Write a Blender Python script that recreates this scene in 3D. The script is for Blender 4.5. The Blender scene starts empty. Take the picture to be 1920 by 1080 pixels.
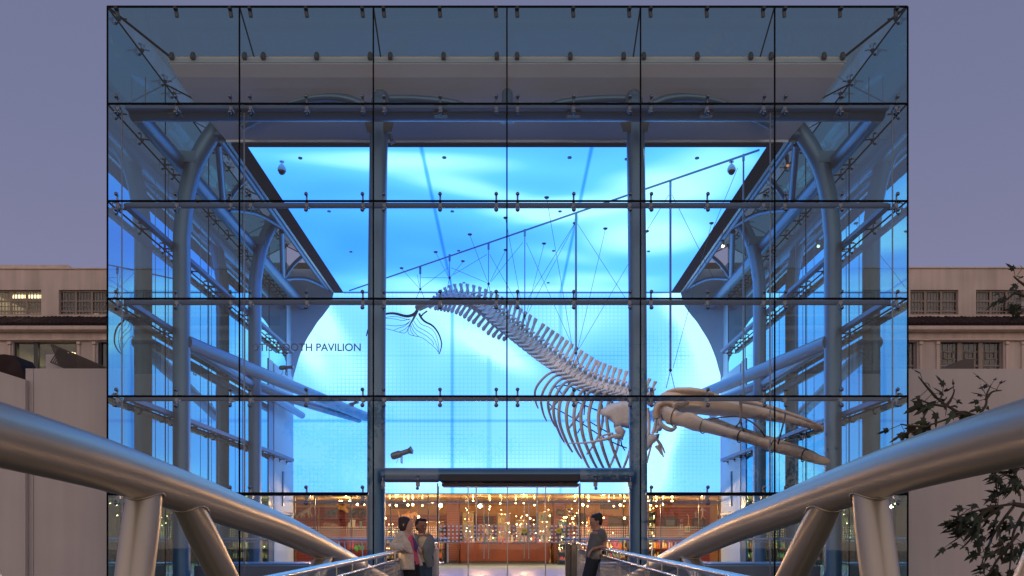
import bpy, math, random
from mathutils import Vector, Matrix, noise
sc = bpy.context.scene
C = sc.collection

# ------------------------------------------------------------------ camera
CX, CY = 951.0, 1015.0        # vanishing point in the 1920 x 1080 photograph
S = 82.0                      # photo pixels per metre on the glass front
D = 1470.0 / S                # distance from the camera to the glass front
EYE = 1.17
cd = bpy.data.cameras.new('camera'); cam = bpy.data.objects.new('camera', cd); C.objects.link(cam)
cd.sensor_width = 36; cd.lens = 1470 / 1920 * 36
cd.shift_x = (960 - CX) / 1920; cd.shift_y = (CY - 540) / 1920
cd.clip_start = 0.05; cd.clip_end = 2000
cam.location = (0, 0, EYE); cam.rotation_euler = (math.pi / 2, 0, 0)
sc.camera = cam

# ------------------------------------------------------------------ world, sun, exposure
sc.view_settings.view_transform = 'Standard'; sc.view_settings.look = 'None'
sc.view_settings.exposure = 0; sc.view_settings.gamma = 1
w = bpy.data.worlds.new('World'); sc.world = w; w.use_nodes = True
nt = w.node_tree; nt.nodes.clear()
def N(nt, typ, **kw):
    n = nt.nodes.new(typ)
    for k, v in kw.items(): setattr(n, k, v)
    return n
def L(nt, a, b): nt.links.new(a, b)
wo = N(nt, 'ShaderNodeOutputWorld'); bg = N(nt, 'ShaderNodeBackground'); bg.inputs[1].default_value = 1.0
tc = N(nt, 'ShaderNodeTexCoord'); sx = N(nt, 'ShaderNodeSeparateXYZ'); L(nt, tc.outputs['Generated'], sx.inputs[0])
r1 = N(nt, 'ShaderNodeValToRGB'); L(nt, sx.outputs['Z'], r1.inputs[0])
def ramp(r, stops):
    e = r.color_ramp.elements
    while len(e) > 1: e.remove(e[-1])
    e[0].position = stops[0][0]; e[0].color = (*stops[0][1], 1)
    for p, c in stops[1:]:
        x = e.new(p); x.color = (*c, 1)
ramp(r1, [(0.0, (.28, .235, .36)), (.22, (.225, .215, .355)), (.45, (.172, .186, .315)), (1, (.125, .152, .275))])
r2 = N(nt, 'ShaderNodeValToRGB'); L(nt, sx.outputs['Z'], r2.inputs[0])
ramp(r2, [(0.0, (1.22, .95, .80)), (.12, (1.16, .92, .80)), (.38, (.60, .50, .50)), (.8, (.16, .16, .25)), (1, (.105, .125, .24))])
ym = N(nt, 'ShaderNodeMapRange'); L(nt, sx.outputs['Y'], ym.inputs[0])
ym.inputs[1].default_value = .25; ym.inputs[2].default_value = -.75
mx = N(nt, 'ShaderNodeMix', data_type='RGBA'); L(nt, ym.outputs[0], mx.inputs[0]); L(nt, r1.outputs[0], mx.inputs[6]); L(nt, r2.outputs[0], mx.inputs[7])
sky = N(nt, 'ShaderNodeTexSky', sky_type='NISHITA'); sky.sun_disc = False
sky.sun_elevation = math.radians(1.0); sky.sun_rotation = math.radians(180)
sk = N(nt, 'ShaderNodeMix', data_type='RGBA'); sk.blend_type = 'ADD'; sk.inputs[0].default_value = 0.01
L(nt, mx.outputs[2], sk.inputs[6]); L(nt, sky.outputs[0], sk.inputs[7])
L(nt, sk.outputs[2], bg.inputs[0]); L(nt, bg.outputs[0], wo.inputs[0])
cy = sc.cycles
cy.max_bounces = 12; cy.transparent_max_bounces = 40; cy.diffuse_bounces = 3; cy.glossy_bounces = 6
cy.caustics_reflective = False; cy.caustics_refractive = False; cy.sample_clamp_indirect = 6
cy.use_denoising = True

# ------------------------------------------------------------------ placing helpers
def W(x, y, k):               # a point seen at photo pixel (x, y) on the plane k times as far as the glass front
    return Vector(((x - CX) * k / S, k * D, EYE + (CY - y) * k / S))
def H(hx, z, k):              # the same from front-plane pixel offsets
    return Vector((hx / S, k * D, EYE + z / S))

# ------------------------------------------------------------------ mesh helpers
class MB:
    def __init__(s): s.v = []; s.f = []; s.sm = []
    def add(s, vs, fs, smooth=False):
        o = len(s.v); s.v += [tuple(v) for v in vs]
        for f in fs: s.f.append(tuple(i + o for i in f)); s.sm.append(smooth)
    def box(s, a, b):
        x0, y0, z0 = [min(a[i], b[i]) for i in range(3)]; x1, y1, z1 = [max(a[i], b[i]) for i in range(3)]
        s.add([(x0,y0,z0),(x1,y0,z0),(x1,y1,z0),(x0,y1,z0),(x0,y0,z1),(x1,y0,z1),(x1,y1,z1),(x0,y1,z1)],
              [(0,3,2,1),(4,5,6,7),(0,1,5,4),(1,2,6,5),(2,3,7,6),(3,0,4,7)])
    def bbox(s, a, b, c=.01):    # box with chamfered long edges
        x0, y0, z0 = [min(a[i], b[i]) for i in range(3)]; x1, y1, z1 = [max(a[i], b[i]) for i in range(3)]
        c = min(c, (x1-x0)/3, (y1-y0)/3, (z1-z0)/3)
        vs = []; idx = {}
        for i, X in enumerate((x0, x1)):
            for j, Y in enumerate((y0, y1)):
                for k, Z in enumerate((z0, z1)):
                    sx_, sy_, sz_ = (1-2*i)*c, (1-2*j)*c, (1-2*k)*c
                    for a_ in range(3):
                        p = [X+sx_, Y+sy_, Z+sz_]; p[a_] = (X, Y, Z)[a_]
                        idx[(i,j,k,a_)] = len(vs); vs.append(p)
        q = lambda *t: [idx[u] for u in t]
        fs = []
        for a_ in range(3):
            o = [t for t in range(3) if t != a_]
            for sgn in (0, 1):
                def key(u, v):
                    r = [0,0,0]; r[a_] = sgn; r[o[0]] = u; r[o[1]] = v; return (*r, a_)
                fs.append(q(key(0,0), key(1,0), key(1,1), key(0,1)))
            for u in (0, 1):
                for v in (0, 1):      # edge along a_
                    r0 = [0,0,0]; r0[o[0]] = u; r0[o[1]] = v; r1 = list(r0); r1[a_] = 1
                    fs.append(q((*r0, o[0]), (*r1, o[0]), (*r1, o[1]), (*r0, o[1])))
        for i in (0,1):
            for j in (0,1):
                for k in (0,1): fs.append(q((i,j,k,0),(i,j,k,1),(i,j,k,2)))
        s.add(vs, fs)
    def obox(s, o, u, v, w_):     # oriented box: corner o and three edge vectors
        o, u, v, w_ = map(Vector, (o, u, v, w_))
        s.add([o, o+u, o+u+v, o+v, o+w_, o+u+w_, o+u+v+w_, o+v+w_],
              [(0,3,2,1),(4,5,6,7),(0,1,5,4),(1,2,6,5),(2,3,7,6),(3,0,4,7)])
    def bar(s, a, b, wd, ht, up=(0,0,1)):   # rectangular bar centred on the line a-b
        a, b = Vector(a), Vector(b); d = (b - a); n = d.normalized(); up = Vector(up)
        sd_ = n.cross(up); sd_ = sd_.normalized() if sd_.length > 1e-5 else Vector((1,0,0)); u2 = sd_.cross(n)
        s.obox(a - sd_*wd/2 - u2*ht/2, d, sd_*wd, u2*ht)
    def tube(s, pts, r, n=12, caps=True, up=None, smooth=True):
        pts = [Vector(p) for p in pts]; m = len(pts)
        if not isinstance(r, (list,)): r = [r]*m
        r = [x if isinstance(x, tuple) else (x, x) for x in r]
        T = []
        for i in range(m):
            t = (pts[min(i+1, m-1)] - pts[max(i-1, 0)])
            T.append(t.normalized() if t.length > 1e-9 else Vector((0,0,1)))
        u = Vector(up) if up is not None else (Vector((0,0,1)) if abs(T[0].z) < .95 else Vector((0,1,0)))
        rings = []; vs = []
        for i in range(m):
            if up is not None: u = Vector(up)
            sd_ = T[i].cross(u)
            sd_ = sd_.normalized() if sd_.length > 1e-6 else Vector((1,0,0))
            u = sd_.cross(T[i]).normalized()
            for j in range(n):
                a = 2*math.pi*j/n
                vs.append(pts[i] + sd_*math.cos(a)*r[i][0] + u*math.sin(a)*r[i][1])
        fs = [(i*n+j, i*n+(j+1)%n, (i+1)*n+(j+1)%n, (i+1)*n+j) for i in range(m-1) for j in range(n)]
        s.add(vs, fs, smooth)
        if caps:
            s.add([vs[j] for j in range(n)], [tuple(reversed(range(n)))]); s.add([vs[(m-1)*n+j] for j in range(n)], [tuple(range(n))])
    def ball(s, c, r, n=10, m=7, smooth=True):
        c = Vector(c); r = r if isinstance(r, tuple) else (r, r, r)
        vs = [c + Vector((0,0,r[2]))]
        for i in range(1, m):
            p = math.pi*i/m
            for j in range(n):
                a = 2*math.pi*j/n; vs.append(c + Vector((math.sin(p)*math.cos(a)*r[0], math.sin(p)*math.sin(a)*r[1], math.cos(p)*r[2])))
        vs.append(c - Vector((0,0,r[2])))
        fs = [(0, 1+j, 1+(j+1)%n) for j in range(n)]
        for i in range(m-2):
            for j in range(n): fs.append((1+i*n+j, 1+(i+1)*n+j, 1+(i+1)*n+(j+1)%n, 1+i*n+(j+1)%n))
        e = len(vs)-1; b_ = 1+(m-2)*n
        fs += [(e, b_+(j+1)%n, b_+j) for j in range(n)]
        s.add(vs, fs, smooth)
    def prism(s, poly, d, smooth=False):   # closed polygon of 3-D points pushed along d
        n = len(poly); d = Vector(d); poly = [Vector(p) for p in poly]
        s.add(poly + [p + d for p in poly], [tuple(reversed(range(n))), tuple(range(n, 2*n))] + [(i, (i+1)%n, n+(i+1)%n, n+i) for i in range(n)])
    def quad(s, a, b, c, d): s.add([a, b, c, d], [(0,1,2,3)])
    def build(s, name, mat, parent=None, bevel=0):
        me = bpy.data.meshes.new(name); me.from_pydata(s.v, [], s.f); me.materials.append(mat)
        me.polygons.foreach_set('use_smooth', s.sm); me.update()
        o = bpy.data.objects.new(name, me); C.objects.link(o)
        if parent is not None: attach(o, parent)
        return o
def wloc(o):
    v = Vector(o.location)
    while o.parent is not None: o = o.parent; v += Vector(o.location)
    return v
def attach(o, parent):        # meshes are drawn in world coordinates; cancel the parent's offset
    o.parent = parent; o.location = -wloc(parent)
def root(name, loc, label, cat, group=None):
    o = bpy.data.objects.new(name, None); C.objects.link(o); o.location = loc; o.empty_display_size = .3
    return tag(o, label, cat, group)
def tag(o, label, cat, group=None):
    o['label'] = label; o['category'] = cat
    if group: o['group'] = group
    return o
def structure(o): o['kind'] = 'structure'; return o
def smoothpath(pts, n=6):     # Catmull-Rom
    pts = [Vector(p) for p in pts]; out = []
    for i in range(len(pts)-1):
        p0, p1, p2, p3 = pts[max(i-1,0)], pts[i], pts[i+1], pts[min(i+2, len(pts)-1)]
        for j in range(n):
            t = j/n
            out.append(.5*((2*p1) + (p2-p0)*t + (2*p0-5*p1+4*p2-p3)*t*t + (3*p1-p0-3*p2+p3)*t**3))
    out.append(pts[-1]); return out
def lerpmap(x, tab):
    if x <= tab[0][0]: return tab[0][1]
    for (a, b), (c, d) in zip(tab, tab[1:]):
        if x <= c: return b + (d-b)*(x-a)/(c-a)
    return tab[-1][1]
def mir(x): return 2*CX - x

# ------------------------------------------------------------------ materials
def newmat(name):
    m = bpy.data.materials.new(name); m.use_nodes = True; m.node_tree.nodes.clear()
    o = N(m.node_tree, 'ShaderNodeOutputMaterial'); return m, m.node_tree, o
def pbr(name, col, rough=.6, metal=0, var=.12, scale=3, bump=0, bscale=30, coat=0, spec=.5, streak=0):
    m, nt, o = newmat(name)
    b = N(nt, 'ShaderNodeBsdfPrincipled'); L(nt, b.outputs[0], o.inputs[0])
    tc = N(nt, 'ShaderNodeTexCoord')
    nz = N(nt, 'ShaderNodeTexNoise'); nz.inputs['Scale'].default_value = scale; nz.inputs['Detail'].default_value = 6
    L(nt, tc.outputs['Object'], nz.inputs['Vector'])
    mr = N(nt, 'ShaderNodeMapRange'); mr.inputs[1].default_value = .3; mr.inputs[2].default_value = .7
    mr.inputs[3].default_value = 1-var; mr.inputs[4].default_value = 1+var; L(nt, nz.outputs[0], mr.inputs[0])
    val = mr.outputs[0]
    if streak:
        mp = N(nt, 'ShaderNodeMapping'); mp.inputs['Scale'].default_value = (2.5, 2.5, .12); L(nt, tc.outputs['Object'], mp.inputs[0])
        n2 = N(nt, 'ShaderNodeTexNoise'); n2.inputs['Scale'].default_value = 1.6; n2.inputs['Detail'].default_value = 8; L(nt, mp.outputs[0], n2.inputs['Vector'])
        m2 = N(nt, 'ShaderNodeMapRange'); m2.inputs[1].default_value = .35; m2.inputs[2].default_value = .7; m2.inputs[3].default_value = 1; m2.inputs[4].default_value = 1-streak
        L(nt, n2.outputs[0], m2.inputs[0])
        mu = N(nt, 'ShaderNodeMath', operation='MULTIPLY'); L(nt, val, mu.inputs[0]); L(nt, m2.outputs[0], mu.inputs[1]); val = mu.outputs[0]
    vm = N(nt, 'ShaderNodeVectorMath', operation='SCALE'); vm.inputs[0].default_value = col; L(nt, val, vm.inputs['Scale'])
    L(nt, vm.outputs[0], b.inputs['Base Color'])
    rr = N(nt, 'ShaderNodeMath', operation='MULTIPLY'); rr.inputs[1].default_value = rough; L(nt, mr.outputs[0], rr.inputs[0]); L(nt, rr.outputs[0], b.inputs['Roughness'])
    b.inputs['Metallic'].default_value = metal; b.inputs['Coat Weight'].default_value = coat; b.inputs['Coat Roughness'].default_value = .12
    b.inputs['Specular IOR Level'].default_value = spec
    if bump:
        n3 = N(nt, 'ShaderNodeTexNoise'); n3.inputs['Scale'].default_value = bscale; n3.inputs['Detail'].default_value = 5; L(nt, tc.outputs['Object'], n3.inputs['Vector'])
        bp = N(nt, 'ShaderNodeBump'); bp.inputs['Strength'].default_value = bump; bp.inputs['Distance'].default_value = .02
        L(nt, n3.outputs[0], bp.inputs['Height']); L(nt, bp.outputs[0], b.inputs['Normal'])
    return m
def glassmat(name, tint, gain=1.7, wav=.0015, rough=0.0, gcol=(.92,.97,1)):
    m, nt, o = newmat(name)
    tr = N(nt, 'ShaderNodeBsdfTransparent'); tr.inputs[0].default_value = (*tint, 1)
    gl = N(nt, 'ShaderNodeBsdfAnisotropic'); gl.inputs['Roughness'].default_value = rough; gl.inputs[0].default_value = (*gcol, 1)
    ge = N(nt, 'ShaderNodeNewGeometry'); fr = N(nt, 'ShaderNodeFresnel')
    io = N(nt, 'ShaderNodeMapRange'); io.inputs[3].default_value = 1.5; io.inputs[4].default_value = 1/1.5
    L(nt, ge.outputs['Backfacing'], io.inputs[0]); L(nt, io.outputs[0], fr.inputs[0])
    ml = N(nt, 'ShaderNodeMath', operation='MULTIPLY'); ml.inputs[1].default_value = gain; ml.use_clamp = True; L(nt, fr.outputs[0], ml.inputs[0])
    mx = N(nt, 'ShaderNodeMixShader'); L(nt, ml.outputs[0], mx.inputs[0]); L(nt, tr.outputs[0], mx.inputs[1]); L(nt, gl.outputs[0], mx.inputs[2])
    tc = N(nt, 'ShaderNodeTexCoord'); nz = N(nt, 'ShaderNodeTexNoise'); nz.inputs['Scale'].default_value = .7; nz.inputs['Detail'].default_value = 1
    L(nt, tc.outputs['Object'], nz.inputs['Vector'])
    bp = N(nt, 'ShaderNodeBump'); bp.inputs['Strength'].default_value = 1; bp.inputs['Distance'].default_value = wav
    L(nt, nz.outputs[0], bp.inputs['Height']); L(nt, bp.outputs[0], gl.inputs['Normal'])
    L(nt, mx.outputs[0], o.inputs[0]); return m
def emit(name, col, st):
    m, nt, o = newmat(name); e = N(nt, 'ShaderNodeEmission'); e.inputs[0].default_value = (*col, 1); e.inputs[1].default_value = st
    L(nt, e.outputs[0], o.inputs[0]); return m

def lightfield(name, lo, hi, blobs, seams, strength, axes, grid=0, base=.35, nscale=.16):
    """A luminous stretched skin over rows of lamps: blobs and bands are the lamp groups behind it."""
    m, nt, o = newmat(name)
    tc = N(nt, 'ShaderNodeTexCoord'); sp = N(nt, 'ShaderNodeSeparateXYZ'); L(nt, tc.outputs['Object'], sp.inputs[0])
    def M(op, a, b=None, c=None):
        n = N(nt, 'ShaderNodeMath', operation=op)
        for i, x in enumerate((a, b, c)):
            if x is None: continue
            if isinstance(x, (int, float)): n.inputs[i].default_value = x
            else: L(nt, x, n.inputs[i])
        return n.outputs[0]
    nz = N(nt, 'ShaderNodeTexNoise'); nz.inputs['Scale'].default_value = nscale; nz.inputs['Detail'].default_value = 2; nz.inputs['Distortion'].default_value = .6
    L(nt, tc.outputs['Object'], nz.inputs['Vector'])
    U, V = sp.outputs[axes[0]], sp.outputs[axes[1]]
    wob = M('MULTIPLY', M('SUBTRACT', nz.outputs[0], .5), 1.4)
    val = M('ADD', base, M('MULTIPLY', M('SUBTRACT', nz.outputs[0], .5), .42))
    for (cx_, cy_, rx, ry, ang, amp) in blobs:
        du = M('SUBTRACT', U, cx_); dv = M('ADD', M('SUBTRACT', V, cy_), wob)
        ca, sa = math.cos(ang), math.sin(ang)
        a = M('DIVIDE', M('ADD', M('MULTIPLY', du, ca), M('MULTIPLY', dv, sa)), rx)
        b = M('DIVIDE', M('SUBTRACT', M('MULTIPLY', dv, ca), M('MULTIPLY', du, sa)), ry)
        q = M('ADD', M('MULTIPLY', a, a), M('MULTIPLY', b, b))
        g = M('DIVIDE', amp, M('ADD', 1, M('POWER', q, 1.5)))
        val = M('ADD', val, g)
    for (ax, pos, wd, dep, lim) in seams:
        d = M('ABSOLUTE', M('SUBTRACT', (U, V)[ax], pos))
        s_ = N(nt, 'ShaderNodeMapRange', interpolation_type='SMOOTHSTEP'); s_.inputs[1].default_value = 0; s_.inputs[2].default_value = wd; s_.inputs[3].default_value = dep; s_.inputs[4].default_value = 0
        L(nt, d, s_.inputs[0]); f = s_.outputs[0]
        if lim is not None: f = M('MULTIPLY', f, M('LESS_THAN', (U, V)[1-ax], lim))
        val = M('SUBTRACT', val, f)
    if grid:
        gu = M('ABSOLUTE', M('SUBTRACT', M('FRACT', M('DIVIDE', U, grid)), .5)); gv = M('ABSOLUTE', M('SUBTRACT', M('FRACT', M('DIVIDE', V, grid)), .5))
        gg = M('MAXIMUM', gu, gv)
        s_ = N(nt, 'ShaderNodeMapRange', interpolation_type='SMOOTHSTEP'); s_.inputs[1].default_value = .30; s_.inputs[2].default_value = .46; s_.inputs[3].default_value = 0; s_.inputs[4].default_value = .11
        L(nt, gg, s_.inputs[0])
        n2 = N(nt, 'ShaderNodeTexNoise'); n2.inputs['Scale'].default_value = .35; L(nt, tc.outputs['Object'], n2.inputs['Vector'])
        m2 = N(nt, 'ShaderNodeMapRange'); m2.inputs[1].default_value = .4; m2.inputs[2].default_value = .62; m2.inputs[3].default_value = .25; L(nt, n2.outputs[0], m2.inputs[0])
        val = M('SUBTRACT', val, M('MULTIPLY', s_.outputs[0], m2.outputs[0]))
    cr = N(nt, 'ShaderNodeValToRGB'); L(nt, val, cr.inputs[0]); ramp(cr, [(0, lo[0]), (.35, lo[1]), (.7, hi[0]), (1, hi[1])])
    e = N(nt, 'ShaderNodeEmission'); e.inputs[1].default_value = strength; L(nt, cr.outputs[0], e.inputs[0]); L(nt, e.outputs[0], o.inputs[0])
    return m

M_steel = pbr('painted_steel', (.11, .21, .32), .36, .45, .06, 2, .06, 60)  # grey paint; the blue of the screen's spill is put into its base colour
M_beam = pbr('transom_paint', (.09, .15, .27), .45, .2, .08, 3, spec=.3)
M_fit = pbr('cast_fitting', (.20, .22, .27), .38, .8, .15, 9)
M_dark = pbr('dark_steel', (.05, .055, .06), .4, .4, .1, 4)
M_black = pbr('black_rubber', (.005, .006, .008), .8, 0, .1, 5, spec=.12)
M_ss = pbr('stainless_steel', (.55, .54, .53), .22, .95, .08, 8)
M_brush = pbr('brushed_steel', (.50, .49, .48), .34, .9, .10, 8)
M_box = pbr('roof_panel', (.74, .72, .74), .6, 0, .05, .6, .05, 20)
M_white = pbr('white_plaster', (.46, .58, .66), .7, 0, .04, 1)  # white walls, tinted cyan to carry the glow of the luminous wall
M_silver = pbr('silver_trim', (.6, .6, .62), .35, .7, .05, 4)
M_navy = pbr('dark_reveal', (.008, .012, .03), .9, 0, .1, 4, spec=.05)
M_bridge = pbr('silver_paint', (.52, .46, .37), .36, .60, .04, 1.2, 0, 5, coat=.08)
M_conc = pbr('concrete', (.36, .35, .34), .7, 0, .12, 1.4, .25, 25, streak=.12)
M_floor = pbr('polished_floor', (.15, .28, .50), .36, 0, .12, 1.3, .03, 30)  # grey floor; blue light from the ceiling is painted into the base
M_front = glassmat('front_glass', (.90, .95, .96), .85, .003)
M_side = glassmat('side_glass', (.34, .50, .56), 3.3, gcol=(.36,.80,.86))
M_roofg = glassmat('roof_glass', (.30, .47, .47), 1.2)
M_clear = glassmat('clear_glass', (.96, .98, .98), .8, .0005)
# ------------------------------------------------------------------ the setting
def ground():
    m = MB(); n = 24
    for i in range(n):
        for j in range(n):
            x0, x1 = -400+800*i/n, -400+800*(i+1)/n; y0, y1 = -300+900*j/n, -300+900*(j+1)/n
            m.quad((x0,y0,-2.2),(x1,y0,-2.2),(x1,y1,-2.2),(x0,y1,-2.2))
    structure(m.build('ground', pbr('lawn', (.05, .06, .035), .95, 0, .3, 1.5, .5, 8)))
    m = MB(); m.box((-9.6, 17.75, -2.2), (9.6, 60, 0)); structure(m.build('floor', M_floor))
ground()

# ------------------------------------------------------------------ the pavilion
ROWS = [12.5, 194.5, 377, 560, 743, 926, 1109]
COLS = [201.5, 449, 700, 950.5, 1201, 1452.5, 1702]
ZR = [(CY-y) for y in ROWS]
KS = [1, 1.17, 1.34, 1.51, 1.68, 1.81]
HW = 750
pav = root('glass_pavilion', (0, D, 0), 'tall glass cube pavilion glowing blue inside over a gift shop', 'building')
part = lambda mb, name, mat, p=pav: mb.build(name, mat, p)

t = .012
for r in range(6):
    for c in range(6):
        x0, x1, y0, y1 = COLS[c], COLS[c+1], ROWS[r], ROWS[r+1]
        if r == 5 and c in (2, 3): continue
        if r == 4 and c in (2, 3): y1 = 880
        a, b = H(x0-CX, CY-y0, 1), H(x1-CX, CY-y1, 1)
        m = MB(); m.quad((a.x+t, D, b.z+t), (b.x-t, D, b.z+t), (b.x-t, D, a.z-t), (a.x+t, D, a.z-t)); part(m, 'glass_pane', M_front)
for s in (-1, 1):
    for r in range(6):
        for c in range(5):
            k0, k1 = KS[c]*D, KS[c+1]*D; z0, z1 = EYE+ZR[r]/S, EYE+ZR[r+1]/S; X = s*HW/S
            m = MB(); vs = [(X, k0+t, z1+t), (X, k1-t, z1+t), (X, k1-t, z0-t), (X, k0+t, z0-t)]
            if s > 0: vs.reverse()
            m.quad(*vs); part(m, 'glass_pane', M_side)
# sloping roof glass between the wall tops and the roof box
KB, HB, ZB = 1.057, 669, 961
for c in range(6):
    a0, a1 = COLS[c]-CX, COLS[c+1]-CX; cl = lambda v: max(-HB, min(HB, v))
    m = MB(); m.quad(H(a0+1, ZR[0], 1), H(a1-1, ZR[0], 1), H(cl(a1)-1, ZB, KB), H(cl(a0)+1, ZB, KB)); part(m, 'roof_glass_pane', M_roofg)
for s in (-1, 1):
    for c in range(5):
        k0, k1 = KS[c], KS[c+1]; q0 = max(k0, KB)
        m = MB(); m.quad(H(s*HW, ZR[0], k0+.001), H(s*HW, ZR[0], k1-.001), H(s*HB, ZB, k1-.001), H(s*HB, ZB, q0+.001)); part(m, 'roof_glass_pane', M_roofg)
# black silicone joints
m = MB(); jw = .046
for i, y in enumerate(ROWS[:-1]):
    z = EYE+(CY-y)/S
    if i == 5:
        for x0, x1 in ((COLS[0], 690), (1213, COLS[-1])): m.bbox((H(x0-CX,0,1).x, D-.02, z-.035), (H(x1-CX,0,1).x, D+.035, z+.035), .01)
    else: m.bbox((-HW/S-.01, D-.014, z-jw/2), (HW/S+.01, D+.014, z+jw/2), .006)
for i, x in enumerate(COLS):
    X = (x-CX)/S; zb = EYE+(CY-880)/S if i == 3 else 0
    m.bbox((X-jw*.36, D-.017, zb), (X+jw*.36, D+.017, EYE+ZR[0]/S), .006)
for s in (-1, 1):
    for z_ in ZR[:-1]:
        m.bbox((s*HW/S-.014, D, EYE+z_/S-.02), (s*HW/S+.014, 1.81*D, EYE+z_/S+.02), .005)
    for k in KS[1:]: m.bbox((s*HW/S-.012, k*D-.012, 0), (s*HW/S+.012, k*D+.012, EYE+ZR[0]/S), .005)
    m.tube([H(s*HW, ZR[0], 1), H(s*HB, ZB, KB)], .028, 6)
    for k in KS[1:]: m.tube([H(s*HW, ZR[0], k), H(s*HB, ZB, k)], .02, 6)
for x in COLS[1:-1]:
    if x != COLS[3]: m.tube([H(x-CX, ZR[0], 1), H(x-CX, ZB, KB)], .018, 6)
part(m, 'joint_seal', M_black)

# roof box: fascia, sloped soffit, flat rim, dark reveal, luminous ceiling
ZBT, HS, ZS, KF = 954, 609, 870, 1.155
def ring(h, z, k, kb=1.92): return [H(-h, z, k), H(h, z, k), H(h, z, kb), H(-h, z, kb)]
m = MB()
R = [ring(HB, 962, KB), ring(HB, 946, KB), ]
# soffit is gently curved: several rings
for i in range(0, 9):
    f = i/8; e = f**.75
    R.append(ring(HB+(HS-HB)*f, 946+(ZS-946)*e, KB+(KF-KB)*f))
for a, b in zip(R, R[1:]):
    for i in (0, 1, 3):
        j = (i+1) % 4; m.quad(a[i], a[j], b[j], b[i])
m.add(R[0], [(0,1,2,3)])
roofbox = part(m, 'roof_box', M_box)
m = MB()
for s in (-1, 1):
    m.box(H(s*(HB+1.5), 948, KB), H(s*(HB-1), 956, 1.9))
m.box(H(-HB-1.5, 948, KB-.0012), H(HB+1.5, 956, KB)); m.build('fascia_trim', M_white, roofbox)
m = MB()                       # silver rim under the box
def frame(m, h0, h1, k0, k1, z0, z1, kb=1.85):
    m.box(H(-h0, z0, k0), H(h0, z1, k1))
    for s in (-1, 1): m.box(H(s*h0, z0, k1), H(s*h1, z1, kb))
frame(m, HS, HS-9, KF, KF+.004, 865, 870.5); part(m, 'ceiling_rim', M_silver)
m = MB(); frame(m, HS-9.2, 568, KF+.0045, 1.166, 861.5, 870); part(m, 'ceiling_reveal', M_navy)
lo = ((.006,.19,1.3), (.035,.40,1.9)); hi = ((.15,.78,2.2), (.62,1.45,2.3))
KSC = 1.86
YY = lambda k: k*D
blobs = [(-4.0, YY(1.36), 2.2, 1.4, .2, .14),   # x metres, y metres, radii, angle, amount
    (-3.2, YY(1.215), 3.6, .55, .10, .38), (-1.2, YY(1.30), 2.2, .55, .35, .36), (.8, YY(1.39), 1.8, .8, -.05, .42), (2.5, YY(1.40), 2.2, .45, -.42, .34),
    (4.9, YY(1.30), 2.0, 1.2, .25, .42), (4.8, YY(1.52), 2.3, 1.7, .1, .55), (3.9, YY(1.78), 4.5, 1.1, 0, .3), (-4.4, YY(1.78), 3.4, .9, .1, .30), (0, YY(1.84), 8, .5, 0, .25),
    (5.8, YY(1.2), 1.5, 1.0, .3, .3), (1.8, YY(1.62), 2.2, .6, .5, .15), (-1.0, YY(1.52), 3.0, 1.6, 0, -.10)]
M_ceil = lightfield('luminous_ceiling', lo, hi, blobs, [(0, -2.3, .09, .34, None), (0, 2.26, .09, .34, None)], .98, ('X', 'Y'), base=.44)
m = MB(); m.quad(H(-568, 864, 1.166), H(-568, 864, 1.853), H(568, 864, 1.853), H(568, 864, 1.166)); lc = part(m, 'luminous_ceiling', M_ceil)
for (x, y) in ((563,296),(833,295),(1068,295),(1307,296),(617,396),(848,396),(1050,396),(658,472),(860,470),(1038,470),(1216,471),(870,530),(1028,530),(1175,298)):
    k = 863.5/(CY-y); m = MB(); m.tube([W(x, y, k)+Vector((0,0,.03)), W(x, y, k)-Vector((0,0,.02))], .06, 10); m.build('ceiling_nozzle', M_dark, lc)
# diagonal hanging rail across the ceiling
m = MB(); m.bar(W(655, 545, 862/(CY-545)), W(1424, 281, 862/(CY-281)), .03, .05); m.build('ceiling_rail', pbr('rail_metal', (.10,.14,.2), .4, .5), lc)
m = MB(); m.box(H(-568, 861.5, 1.846), H(568, 864.5, 1.853)); m.build('edge_strip', pbr('blue_trim', (.10,.2,.4), .5), lc)
# luminous back wall
def PX(x, y): p = W(x, y, KSC); return p.x, p.z
sb = []
for (x, y, rx, ry, a, amp) in ((600,600,1.6,.5,-1.0,.5),(575,650,1.3,.45,-1.1,.4),(1322,640,1.8,.5,-1.1,.5),(1280,585,1.6,.5,-.8,.4),(1240,850,1.8,.45,1.1,.55),(1210,890,1.0,.7,1.1,.4),
        (925,655,1.5,.40,-.5,.5),(880,620,2.6,1.3,-.3,.18),(1010,800,3,2,0,.12),(640,700,2.6,1.6,0,.18),(760,560,3,.8,0,.22),(790,900,2.0,1.0,.2,.25),(1290,700,2.2,1.4,0,.2),(1100,590,2,1,0,.2),(960,915,6,1.1,0,.26),
        (1150,690,2.2,1.3,.3,-.18),(870,830,2.5,2,0,-.05),(1300,840,2.0,1.2,0,-.08)):
    X, Z = PX(x, y); sb.append((X, Z, rx, ry, a, amp))
sxm = [(0, PX(848,0)[0], .13, .36, None), (0, PX(1051,0)[0], .10, .22, None), (0, PX(917,0)[0], .16, .16, PX(0,667)[1]), (1, PX(0,789)[1], .10, .30, None), (1, PX(0,667)[1], .07, .07, None)]
lo2 = ((.02,.38,1.4), (.10,.61,2.0)); hi2 = ((.29,.97,2.3), (.76,1.55,2.4))
M_scr = lightfield('luminous_wall', lo2, hi2, sb, sxm, .93, ('X', 'Z'), grid=.168, base=.55, nscale=.13)
m = MB(); a, b = W(548.5, 925, KSC), W(1351, 545, KSC); m.quad((a.x, a.y, a.z), (b.x, a.y, a.z), (b.x, a.y, b.z), (a.x, a.y, b.z)); part(m, 'luminous_wall', M_scr)
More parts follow.
